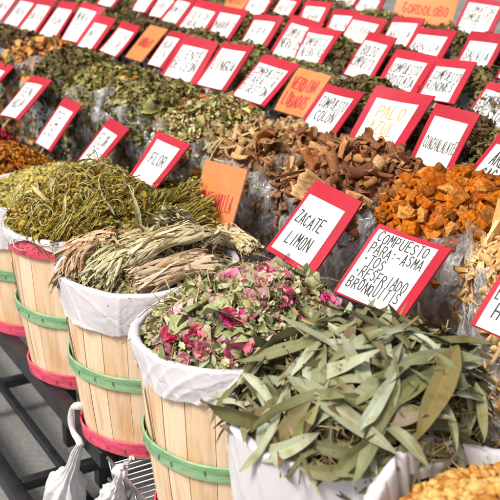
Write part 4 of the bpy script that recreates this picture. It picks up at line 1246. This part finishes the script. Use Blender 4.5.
leafheap('dkmix', 'dark_leaf_mix', 'dark olive leaf mix with pale stalk pieces', 0.10, 26, [(0.11, 0.105, 0.035), (0.30, 0.28, 0.10), (0.05, 0.042, 0.02), (0.42, 0.40, 0.19), (0.17, 0.10, 0.04), (0.24, 0.22, 0.07), (0.08, 0.05, 0.02)], 2200, 0.0155,
         [(STM, 160, .035, .3, .5, .016, varied('pale_stalk', [(0.48, 0.44, 0.28), (0.4, 0.36, 0.2)]))], 'clear crinkled plastic bag holding the dark olive leaf mix')
leafheap('dkleaf', 'olive_leaf_mix', 'light and dark green leaf mix between two paper signs', 0.09, 27, GREENS, 1900, 0.016,
         [(CR, 70, .022, .3, .6, .016, varied('olive_orange', [(0.5, 0.22, 0.05), (0.42, 0.16, 0.04)]))], 'clear plastic bag holding the light and dark green leaves')
leafheap('pale', 'dark_herb', 'blackish green herb heap behind the pale leaves', 0.095, 28, DKGR, 1500, 0.016, (), 'clear plastic bag holding the blackish green herb')
leafheap('flower', 'orange_flowers', 'brown and orange dried flowers at the upper left', 0.09, 29, [(0.16, 0.10, 0.04), (0.24, 0.18, 0.08), (0.10, 0.07, 0.03), (0.30, 0.24, 0.11)], 900, 0.020,
         [(CRW, 330, .030, .3, .6, .020, varied('orange_bloom', [(0.55, 0.20, 0.05), (0.60, 0.32, 0.14), (0.45, 0.13, 0.03)]))], 'clear plastic bag holding the orange flowers')
leafheap('rest', 'brown_leaves', 'brown leaf heap at the upper left corner', 0.085, 30, BROWN, 800, 0.022, (), 'clear plastic bag holding the brown leaves')
leafheap('rest2', 'grey_leaves', 'grey green leaf heap beyond the brown leaves', 0.085, 31, GREENS, 700, 0.022, (), 'clear plastic bag holding the grey green leaves')
# the single tan chip on the tea mix
dm = d1(YC['mix'], 0.095, 25, lump=.012)
P = dm.hit(143, 109); n = dm.nrm(P[0], P[1]) * .5 + (CAM - P) / np.linalg.norm(CAM - P)
M_tc = plain('tan_bark_chip', (0.50, 0.30, 0.17), 0.7, noise=0.2)
tc_ = t_mesh('bark_chip', slab_t(333, 0.75, 0.06, 0.2), True); tc_.materials.append(M_tc)
place_dir(tc_, 'bark_chip', P + n * .01, (rt - up * .3), n, 0.075, 'smooth tan bark chip leaning at the left edge of the tea mix', 'bark chip', None)

# tiers behind
r = np.random.default_rng(707)
TONES = [('brown', BROWN), ('olive', GREENS), ('blackish', DKGR), ('umber', [(0.10, 0.06, 0.03), (0.2, 0.15, 0.07), (0.07, 0.06, 0.02), (0.26, 0.22, 0.1)]), ('moss', [(0.16, 0.15, 0.05), (0.28, 0.26, 0.11), (0.10, 0.09, 0.03), (0.36, 0.33, 0.16)])]
def tier(k, ys, pick, h, n, size):
    x, zr, zs = ROWS[k]
    words = {1: 'second', 2: 'third', 3: 'top'}[k]
    for i, (y, pk) in enumerate(zip(ys, pick)):
        nm, cols = TONES[pk]
        d = Dome(x, y, zr - 0.005, 0.18, h + 0.010 * r.normal() - (0.045 if i < 2 and k < 3 else 0), 0.55, 300 + 40 * k + i, lump=0.012, col=0.28)
        sg = near_sign(k, y)
        heap(nm + '_herb_heap', '%s herb heap on the %s tier %s' % (nm, words, sg), d, [
            (CR, n, size, .3, .8, .012, varied('tier_herb', cols)), (LF, n // 4, size * 1.7, .3, .6, .014, varied('tier_blade', cols)), (THIN, n // 5, size * 3, .3, .5, .016, varied('tier_stalk', [(0.25, 0.18, 0.08), (0.38, 0.31, 0.16), (0.16, 0.1, 0.05)]))],
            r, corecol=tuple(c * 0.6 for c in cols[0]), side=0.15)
        clear_bag(x, y, zr, zs, 0.182, 'clear bag of %s herb on the %s tier %s' % (nm, words, sg), 60 + 20 * k + i, 0.012)

# ------------------------------------------------------------------ hand lettered signs
GL = {  # strokes on a 4 x 6 grid
 'A': '00,26,40;0.8 2,3.2 2', 'B': '00,06,2.6 6,3.4 4.8,2.6 3.2,0 3.1;2.6 3.2,3.8 1.6,2.8 0,00', 'C': '3.7 5,2.4 6,0.8 5.2,0.1 3,0.8 0.8,2.4 0,3.7 1',
 'D': '00,06,2.2 5.8,3.8 3.6,3.6 1.6,2.2 0.1,00', 'E': '3.6 6,06,00,3.7 0;0 3.1,2.8 3.1', 'F': '3.6 6,06,00;0 3.1,2.6 3.1', 'G': '3.7 5,2.4 6,0.8 5.2,0.1 3,0.8 0.7,2.4 0,3.8 0.9,3.8 2.6,2.4 2.6',
 'H': '00,06;40,46;0 3.1,4 3.1', 'I': '20,26', 'J': '3.2 6,3.2 1.2,2 0,0.6 0.4,0.2 1.6', 'K': '00,06;3.8 6,0.1 2.8;1.2 3.6,40', 'L': '06,00,3.6 0',
 'M': '00,0.4 6,2 2.4,3.6 6,40', 'N': '00,06,40,46', 'O': '2 6,0.6 5.2,0.1 3,0.6 0.8,2 0,3.4 0.8,3.9 3,3.4 5.2,2 6', 'P': '00,06,2.8 5.9,3.7 4.5,2.8 3,0 2.9', 'Q': '2 6,0.6 5.2,0.1 3,0.6 0.8,2 0,3.4 0.8,3.9 3,3.4 5.2,2 6;2.6 1.4,4 -0.4',
 'R': '00,06,2.8 5.9,3.6 4.5,2.8 3.1,0 3;1.6 3,3.9 0', 'S': '3.6 5.2,2.4 6,0.8 5.6,0.4 4.2,1.8 3.2,3.4 2.2,3.6 0.9,2.2 0,0.2 0.7', 'T': '06,46;26,20', 'U': '06,0.2 1.2,1.4 0,2.8 0.1,3.8 1.2,46',
 'V': '06,20,46', 'W': '06,10,24,30,46', 'X': '00,46;40,06', 'Y': '06,2 3,46;2 3,20', 'Z': '06,3.8 6,00,40', ':': '1.8 1.4,2.2 1.8;1.8 3.8,2.2 4.2', '-': '0.8 2.8,3.2 2.8', '*': '1.6 2.6,2.4 3.3;1.6 3.3,2.4 2.6', '.': '1.8 0,2.2 0.4'}
def parse(g):
    out = []
    for st in g.split(';'):
        p = []
        for c in st.split(','):
            c = c.strip()
            if ' ' in c: a, b = c.split()
            else: a, b = c[0], c[1]
            p.append((float(a) / 4, float(b) / 6))
        out.append(p)
    return out
GLY = {k: parse(v) for k, v in GL.items()}
def lettering(lines, r, z=0.0, bold=0.0032):
    """lines = (text, x0, y0, width, height): flat painted strokes"""
    parts = []
    for text, x0, y0, wd, ht in lines:
        n = len(text); adv = wd / n; lw = adv * 0.70
        sw = min(max(ht * 0.11, bold), lw * 0.38)
        for i, ch in enumerate(text):
            if ch == ' ': continue
            ox, oy = x0 + adv * i + r.normal() * adv * .03, y0 + r.normal() * ht * .04
            sl = r.normal() * 0.04; hs = ht * (1 + .05 * r.normal())
            for si, st in enumerate(GLY[ch]):
                p = np.array([(ox + q[0] * lw + sl * q[1] * hs * .5 + r.normal() * ht * .012, oy + q[1] * hs + r.normal() * ht * .012) for q in st])
                for k in range(len(p) - 1):
                    a_, b_ = p[k], p[k + 1]
                    d_ = b_ - a_; d_ = d_ / (np.linalg.norm(d_) + 1e-9); nn = np.array([-d_[1], d_[0]]) * sw / 2
                    a2, b2 = a_ - d_ * sw * .35, b_ + d_ * sw * .35
                    zz = z + 0.00012 * si + 0.00005 * (k % 2)
                    parts.append(T([(*(a2 + nn), zz), (*(a2 - nn), zz), (*(b2 - nn), zz), (*(b2 + nn), zz)], [0, 1, 2, 3], [4]))
    return join_t(parts)

M_sleeve = None
def sleeve_mat():
    m, nt, N, L, P = new_mat('clear_sleeve')
    N.remove(P)
    tc = N.new('ShaderNodeTexCoord'); nz = N.new('ShaderNodeTexNoise'); nz.inputs['Scale'].default_value = 26; nz.inputs['Distortion'].default_value = 1.5
    L.new(tc.outputs['Object'], nz.inputs['Vector'])
    b = N.new('ShaderNodeBump'); b.inputs['Strength'].default_value = 0.5; b.inputs['Distance'].default_value = 0.006; L.new(nz.outputs['Fac'], b.inputs['Height'])
    tr = N.new('ShaderNodeBsdfTransparent'); gl = N.new('ShaderNodeBsdfGlossy'); gl.inputs['Roughness'].default_value = 0.5; L.new(b.outputs['Normal'], gl.inputs['Normal'])
    mx = N.new('ShaderNodeMixShader'); mx.inputs[0].default_value = 0.05
    L.new(tr.outputs[0], mx.inputs[1]); L.new(gl.outputs[0], mx.inputs[2]); L.new(mx.outputs[0], N['Material Output'].inputs['Surface'])
    return m
M_sleeve = sleeve_mat()

SIGNS = [
    (0, 'ZACATE|LIMON', 1.164, 1.721, 0.921, -0.167, 0.709, 0.124, 0.161, 0.194),
    (0, 'COMPUESTO|PARA:-ASMA|*TOS|*RESFRIADO|BRONQUITIS', 1.161, 1.439, 0.908, -0.191, 0.838, 0.023, 0.185, 0.172),
    (0, 'EUCALIPTO|HOJA', 1.171, 1.105, 0.95, -0.09, 0.747, -0.001, 0.143, 0.121),
    (0, 'MANZANILLA', 1.167, 2.159, 0.873, -0.252, 0.414, -0.015, 0.154, 0.174),
    (0, 'FLOR', 1.168, 2.511, 0.893, -0.172, 0.755, 0.064, 0.155, 0.157),
    (0, 'FLOR|DE', 1.167, 2.941, 0.846, -0.051, 0.752, 0.078, 0.145, 0.188),
    (0, 'TE|DE', 1.166, 3.347, 0.843, -0.097, 0.692, 0.049, 0.144, 0.196),
    (0, 'SEN|HOJA', 1.164, 3.695, 0.88, -0.183, 0.868, -0.053, 0.149, 0.204),
    (0, 'JAMAICA', 1.164, 4.139, 0.874, -0.224, 0.832, 0.039, 0.152, 0.198),
    (1, 'ARBOL|CACAO', 1.676, 1.685, 0.991, -0.104, 0.767, 0.109, 0.164, 0.176),
    (1, 'CUACHALALATE', 1.678, 1.906, 1.015, -0.115, 0.564, 0.024, 0.147, 0.181),
    (1, 'PALO|AZUL', 1.672, 2.114, 1.03, -0.258, 0.814, -0.017, 0.19, 0.194),
    (1, 'COMPUESTO|COLON', 1.677, 2.396, 1.004, -0.169, 0.783, 0.03, 0.162, 0.161),
    (1, 'VERDINA|LOBADOS', 1.679, 2.559, 1.031, -0.129, 0.693, 0.038, 0.152, 0.155),
    (1, 'COMPUESTO|PARA LA|DIGESTION', 1.675, 2.77, 1.036, -0.244, 0.841, 0.114, 0.172, 0.183),
    (1, 'LINGUA', 1.675, 3.038, 1.045, -0.217, 0.778, 0.009, 0.163, 0.192),
    (1, 'DIENTE|DE LEON', 1.674, 3.307, 1.035, -0.385, 0.725, 0.102, 0.178, 0.184),
    (1, 'HOJA|SEN', 1.68, 3.52, 1.045, -0.02, 0.728, -0.017, 0.139, 0.163),
    (1, 'TORONJIL', 1.679, 3.692, 1.045, -0.064, 0.791, 0.023, 0.144, 0.168),
    (1, 'TILA|FLOR', 1.678, 3.951, 1.031, -0.186, 0.779, 0.097, 0.155, 0.165),
    (1, 'ANIS', 1.678, 4.228, 1.03, -0.186, 0.747, 0.051, 0.151, 0.178),
    (1, 'MENTA|TE', 1.674, 4.39, 1.057, -0.323, 0.713, 0.095, 0.163, 0.205),
    (1, 'RUDA', 1.675, 4.685, 1.042, -0.253, 0.735, 0.041, 0.155, 0.207),
    (1, 'SALVIA', 1.675, 4.994, 1.031, -0.283, 0.753, 0.052, 0.157, 0.209),
    (1, 'BOLDO', 1.676, 5.249, 1.032, -0.289, 0.788, 0.061, 0.157, 0.198),
    (1, 'MALVA', 1.675, 5.542, 1.032, -0.328, 0.745, 0.07, 0.159, 0.199),
    (2, 'COMPUESTO|PRESION', 2.077, 2.122, 1.016, -0.169, 0.783, 0.057, 0.173, 0.164),
    (2, 'COMPUESTO|RINONES', 2.079, 2.36, 1.064, -0.164, 0.74, -0.039, 0.15, 0.155),
    (2, 'COMPUESTO|PROSTATA', 2.076, 2.557, 1.056, -0.218, 0.739, 0.029, 0.175, 0.172),
    (2, 'BOLDO|COMPUESTO', 2.078, 2.756, 1.087, -0.068, 0.634, 0.059, 0.151, 0.175),
    (2, 'COMPUESTO|ALERGIAS', 2.078, 3.076, 1.08, -0.199, 0.728, -0.018, 0.158, 0.166),
    (2, 'COMPUESTO|NERVIOS', 2.076, 3.213, 1.095, -0.249, 0.697, 0.118, 0.168, 0.179),
    (2, 'RUDA', 2.079, 3.474, 1.095, -0.237, 0.742, -0.022, 0.158, 0.148),
    (2, 'MARRUBIO', 2.078, 3.759, 1.089, -0.26, 0.719, 0.018, 0.16, 0.17),
    (2, 'COLA DE|CABALLO', 2.076, 3.994, 1.093, -0.343, 0.756, 0.142, 0.176, 0.181),
    (2, 'ROMERO', 2.079, 4.208, 1.11, -0.121, 0.755, 0.071, 0.149, 0.153),
    (2, 'LAUREL', 2.08, 4.372, 1.114, -0.152, 0.759, 0.078, 0.151, 0.135),
    (2, 'TILO', 2.08, 4.563, 1.121, -0.173, 0.739, 0.052, 0.149, 0.13),
    (2, 'AJENJO', 2.079, 4.97, 1.11, -0.262, 0.812, 0.066, 0.156, 0.141),
    (3, 'SALVIA', 2.418, 2.59, 1.088, -0.116, 0.667, -0.014, 0.157, 0.17),
    (3, 'ORTIGA', 2.419, 2.399, 1.055, -0.042, 0.675, 0.012, 0.151, 0.161),
    (3, 'ARNICA', 2.417, 2.853, 1.083, -0.237, 0.799, -0.002, 0.176, 0.16),
    (3, 'JARILLA', 2.419, 3.015, 1.11, -0.135, 0.714, -0.064, 0.155, 0.147),
    (3, 'HIERBA', 2.418, 3.252, 1.101, -0.291, 0.762, 0.081, 0.174, 0.132),
    (3, 'CUASIA', 2.42, 3.414, 1.106, -0.133, 0.66, -0.048, 0.147, 0.135),
    (3, 'AZAHAR', 2.419, 3.614, 1.121, -0.218, 0.683, -0.007, 0.156, 0.142),
    (3, 'BOLDO', 2.42, 3.829, 1.133, -0.108, 0.693, 0.032, 0.148, 0.13),
    (3, 'ENELDO', 2.42, 4.076, 1.123, -0.225, 0.667, 0.056, 0.155, 0.12),
    (3, 'MUICLE', 2.42, 4.273, 1.123, -0.185, 0.765, 0.013, 0.151, 0.113),
    (4, 'SUMATOR|COMPUESTO|TE', 2.797, 3.005, 1.152, -0.278, 0.623, 0.055, 0.176, 0.162),
    (4, 'GORDOLOBO', 2.788, 3.327, 1.149, -0.635, 0.614, 0.066, 0.258, 0.177),
    (4, 'HINOJO', 2.8, 3.732, 1.131, -0.125, 0.691, 0.08, 0.153, 0.12),
    (4, 'TE VERDE', 2.8, 3.907, 1.136, -0.148, 0.756, 0.042, 0.153, 0.115),]
ORANGE = {'MANZANILLA', 'VERDINA|LOBADOS', 'TORONJIL', 'MUICLE', 'GORDOLOBO'}
WHERE = {0: 'standing behind the front baskets', 1: 'on the first tier of clear bags', 2: 'on the second tier of herbs', 3: 'on the third tier of herbs', 4: 'on the topmost tier'}
def sign_matrix(x, y, z, yaw, tilt, roll):
    R0, U0, N0 = np.array([0, -1, 0.]), np.array([0, 0, 1.]), np.array([-1, 0, 0.])
    cy, sy = math.cos(yaw), math.sin(yaw)
    R = R0 * cy + N0 * sy; N = N0 * cy - R0 * sy
    U = U0 * math.cos(tilt) - N * math.sin(tilt); N = np.cross(R, U)
    R2 = R * math.cos(roll) - U * math.sin(roll); U2 = U * math.cos(roll) + R * math.sin(roll)
    return Matrix(((R2[0], U2[0], N[0], x), (R2[1], U2[1], N[1], y), (R2[2], U2[2], N[2], z), (0, 0, 0, 1)))
def slab_grid(x0, x1, y0, y1, z0, z1, n=10):
    t = []
    for z in (z0, z1): t.append(grid_t(lambda a, b: (x0 + (x1 - x0) * a, y0 + (y1 - y0) * b, z), n, n))
    for y_ in (y0, y1): t.append(grid_t(lambda a, b: (x0 + (x1 - x0) * a, y_, z0 + (z1 - z0) * b), n, 2))
    for x_ in (x0, x1): t.append(grid_t(lambda a, b: (x_, y0 + (y1 - y0) * a, z0 + (z1 - z0) * b), n, 2))
    return join_t(t)
def near_sign(k, y):
    best = min((s for s in SIGNS if s[0] == k), key=lambda s: abs(s[3] - y))
    
    if abs(best[3] - y) > 0.25: return ['', 'in the far corner', 'past the last sign', 'at the far end', 'beyond every sign'][min(4, 1 + int((y - best[3]) / 0.38))]
    return 'below the %s sign' % best[1].replace('|', ' ')
r = np.random.default_rng(808)
for row, text, x, y, z, yaw, tilt, roll, w_, h_ in SIGNS:
    orange = text in ORANGE
    words = text.replace('|', ' ').replace('*', '').replace(':-', ' ')
    e = empty('herb_sign')
    e.matrix_world = sign_matrix(x, y, z, yaw, tilt, roll)
    if text == 'GORDOLOBO': lab = 'big bright orange card at the top edge of the stall'
    elif orange: lab = 'orange card sign lettered %s, %s' % (words, WHERE[row])
    else:
        lab = 'red framed white sign lettered %s, %s' % (words if len(words.split()) < 5 else 'COMPUESTO PARA ASMA', WHERE[row])
    tag(e, lab, 'sign', 'hand lettered herb signs')
    hw, hh = w_ / 2, h_ / 2
    th = 0.005
    c1, c2, c3 = r.normal() * 0.0035, r.normal() * 0.0030, r.normal() * 0.0022
    def warp(t):
        u_, v_ = t.v[:, 0] / hw, t.v[:, 1] / hh
        t.v[:, 2] += c1 * u_ ** 2 + c2 * u_ * v_ + c3 * v_ ** 2 + 0.0015 * np.clip(np.abs(u_) * np.abs(v_) - .6, 0, 1) * (1 if c2 > 0 else -3)
        return t
    bt = warp(slab_grid(-hw, hw, -hh, hh, -th, 0))
    link('board', t_mesh('board', bt, False), M_orange if orange else M_red, e)
    # paper panel
    left, right, top, bot = 0.10 + .02 * r.normal(), 0.15 + .02 * r.normal(), 0.20 + .02 * r.normal(), 0.015
    if text.startswith('COMPUESTO|PARA:'): left, right, top, bot = 0.05, 0.13, 0.065, 0.02
    if text == 'ZACATE|LIMON': left, right, top, bot = 0.075, 0.15, 0.185, 0.06
    if text == 'PALO|AZUL': left, right, top = 0.12, 0.16, 0.2
    px0, px1, py0, py1 = -hw + left * w_, hw - right * w_, -hh + bot * h_, hh - top * h_
    zt = 0.0014
    if not orange:
        link('paper', t_mesh('paper', warp(slab_grid(px0, px1, py0, py1, 0.0006, 0.0014)), False), M_paper, e)
    else:
        px0, px1, py0, py1 = -hw + .08 * w_, hw - .08 * w_, -hh, hh - .12 * h_
    pw, ph = px1 - px0, py1 - py0
    ls = text.split('|'); n = len(ls)
    L_ = []
    if n == 5:
        hs = ph * 0.15
        for i, s in enumerate(ls):
            q = s.replace(':-', '-') if False else s
            wd = min(pw * 0.90, len(q) * hs * 0.62)
            L_.append((q, px0 + pw * 0.06, py1 - ph * (0.175 + 0.175 * i), wd, hs))
    else:
        for i, s in enumerate(ls):
            hs = ph * (0.27 if n < 3 else 0.21)
            if text == 'ZACATE|LIMON': hs = ph * 0.20
            if text == 'CUACHALALATE': hs = ph * 0.22
            if text == 'MANZANILLA': hs = ph * 0.27
            if text == 'VERDINA|LOBADOS': hs = ph * 0.30
            wd = min(pw * (0.92 if len(s) > 5 else 0.68), len(s) * hs * 0.70)
            cx = (px0 + px1) / 2 + r.normal() * pw * .02
            yc = py1 - ph * ({1: (0.42,), 2: (0.26, 0.60), 3: (0.19, 0.45, 0.70)}[n][i])
            if text == 'MANZANILLA': yc = py1 - ph * 0.50
            if text == 'VERDINA|LOBADOS': yc = py1 - ph * (0.24, 0.66)[i]
            if text == 'ZACATE|LIMON': yc = py1 - ph * (0.37, 0.73)[i]; wd = pw * (0.74, 0.62)[i]
            if text == 'CUACHALALATE': yc = py1 - ph * 0.5; wd = pw * 0.97
            L_.append((s, cx - wd / 2, yc - hs / 2, wd, hs))
    ink = M_redink if orange else M_goldink if text == 'PALO|AZUL' else M_ink
    link('lettering', t_mesh('lettering', warp(lettering(L_, r, (zt + 0.0003) if not orange else 0.0016, 0.0026 if n == 5 else 0.0033 if row == 0 else 0.0024 if text == 'CUACHALALATE' else 0.0034)), False), ink, e)
    if orange and text != 'GORDOLOBO':
        nu, nv = 12, 12
        def fn(s, t_):
            u_, v_ = s * 2 - 1, t_ * 2 - 1
            b_ = (1 - u_ ** 4) * (1 - v_ ** 4)
            return (u_ * (hw + .006), v_ * (hh + .008), 0.0055 + 0.006 * b_ + 0.002 * math.sin(9 * s + 5 * t_) * b_)
        link('plastic_sleeve', t_mesh('plastic_sleeve', grid_t(fn, nu, nv), True), M_sleeve, e)
    st = bev_box(-0.004, 0.004, -hh - 0.11, hh * 0.5, -th - 0.0088, -th - 0.0048, 0.001, 1)
    link('stake', t_mesh('stake', st, False), M_stick, e)
    if text == 'ZACATE|LIMON':
        a = np.linspace(0, 2 * PI, 21)
        pts = np.stack([-hw * .05 + 0.006 * np.cos(a), -hh + 0.004 + 0.014 * np.sin(a), 0.004 + 0.004 * np.cos(a / 2)], 1)
        link('wire_clip', t_mesh('wire_clip', tube_t(pts, 0.0009, 6), True), M_ink, e)

tier(1, [1.75, 2.13, 2.51, 2.89, 3.27, 3.65, 4.03, 4.41, 4.79, 5.17], [2, 0, 3, 1, 4, 3, 0, 2, 1, 0], 0.125, 900, 0.018)
tier(2, [2.15, 2.53, 2.91, 3.29, 3.67, 4.05, 4.43, 4.81, 5.19, 5.57], [3, 2, 0, 1, 2, 4, 0, 3, 2, 1], 0.10, 560, 0.018)
tier(3, [2.65, 3.03, 3.41, 3.79, 4.17, 4.55, 4.93, 5.31], [0, 2, 1, 3, 2, 4, 0, 2], 0.10, 420, 0.018)

# ------------------------------------------------------------------ white bags hanging from the front rail
def crumple(t, amp, r, fr=30):
    k = r.normal(size=(8, 3)) * fr; ph = r.uniform(0, 6, 8)
    n = sum(np.sin(t.v @ k[i] + ph[i]) for i in range(8)) / 4
    c = t.v.mean(0)
    t.v = t.v + (np.stack([np.sin(t.v @ k[i] + ph[i]) + .6 * np.sin(t.v @ k[i + 3] * 2 + ph[i + 2]) for i in range(3)], 1)) * amp[:, None]
    return t
def pleat(t, n, m, rad, r):
    # gathers running down from the knot, fading over the filled belly
    p1, p2, p3 = r.uniform(0, 6, 3)
    v = t.v.reshape(n, m, 3); c = v.mean(1, keepdims=True)
    a = np.arange(m) / m * 2 * PI
    for i in range(n):
        k = min(1.0, 0.022 / rad[i])
        f = 1 + 0.26 * k * (np.abs(np.sin(4 * a + p1 + 1.5 * i / n)) - .5) + 0.16 * k * np.sin(11 * a + p2 - 3 * i / n) + 0.05 * np.sin(7 * a + p3 + 9 * i / n)
        v[i] = c[i] + (v[i] - c[i]) * f[:, None]
    t.v = v.reshape(-1, 3)
    return t
def W(px, py, X):
    d = fw + rt * (px - 250) / 1000 - up * (py - 250) / 1000
    return CAM + d * (X / d[0])
r = np.random.default_rng(909)
hb = empty('hanging_bag', (0.68, 2.0, 0.25))
tag(hb, 'white plastic bag hanging by its twisted handle from the black rail', 'bag')
def hpart(par, base, name, t, mat): link(name, t_mesh(name, T(t.v - np.array(base), t.l, t.t), True), mat, par)
M_white = cloth_mat('white_plastic_film', (0.80, 0.80, 0.80), 0.36, False)
XH = 0.685
hand = [W(84, 407, XH + .02), W(76, 405, XH), W(71, 410, XH), W(71, 422, XH), W(73, 432, XH), W(79, 441, XH), W(81, 446, XH)]
def dense(p, n):
    p = np.array(p); s = np.r_[0, np.cumsum(np.linalg.norm(np.diff(p, axis=0), axis=1))]; q = np.linspace(0, s[-1], n)
    o = np.stack([np.interp(q, s, p[:, i]) for i in range(3)], 1)
    for _ in range(3): o[1:-1] = (o[:-2] + 2 * o[1:-1] + o[2:]) / 4
    return o
hd = dense(hand, 26)
hpart(hb, (0.68, 2.0, 0.25), 'handle', crumple(tube_t(hd, 0.0075 + 0.0012 * np.sin(np.arange(26) * .6), 10), np.full(260, 0.0007), r, 90), M_white)
neck = [W(80, 444, XH), W(77, 452, XH), W(74, 462, XH), W(71, 472, XH), W(68, 480, XH), W(66, 487, XH), W(65, 497, XH), W(65, 508, XH), W(65, 516, XH)]
nk = dense(neck, 90)
s_ = np.linspace(0, 1, 90)
rad = np.interp(s_, [0, .1, .25, .42, .50, .56, .64, .80, .95, 1], [.007, .009, .012, .015, .019, .030, .046, .052, .035, .008])
tb = tube_t(nk, rad, 64)
tb = pleat(tb, 90, 64, rad, r)
hpart(hb, (0.68, 2.0, 0.25), 'pouch', crumple(tb, np.repeat(np.clip(rad * 0.05, .0008, .002), 64), r, 70), M_white)
kb = empty('knotted_bag', (0.68, 1.7, 0.25))
tag(kb, 'crumpled white plastic bag with a knotted top beside the wire rack', 'bag')
XK = 0.675
nk = dense([W(119, 463, XK), W(121, 472, XK), W(119, 480, XK), W(116, 488, XK), W(112, 497, XK), W(110, 508, XK), W(109, 520, XK)], 90)
s_ = np.linspace(0, 1, 90)
rad = np.interp(s_, [0, .05, .12, .2, .30, .42, .6, .8, .95, 1], [.004, .014, .012, .007, .008, .014, .024, .036, .030, .008])
tb = pleat(tube_t(nk, rad, 64), 90, 64, rad, r)
hpart(kb, (0.68, 1.7, 0.25), 'pouch', crumple(tb, np.repeat(np.clip(rad * 0.12, .001, .003), 64), r, 75), M_white)
def ear(p0, p1, wd):
    p0, p1 = np.array(p0), np.array(p1)
    return crumple(grid_t(lambda s, t: tuple(p0 + (p1 - p0) * s + np.array([0.2, -.6, .5]) * (t - .5) * wd * (0.3 + s) + np.array([0, 0, .006]) * math.sin(t * 19 + s * 4)), 16, 16), np.full(256, .003), r, 80)
hpart(kb, (0.68, 1.7, 0.25), 'knot_ear', ear(W(119, 474, XK), W(104, 496, XK - .02), .05), M_white)
hpart(kb, (0.68, 1.7, 0.25), 'knot_ear', ear(W(120, 470, XK), W(129, 462, XK), .04), M_white)
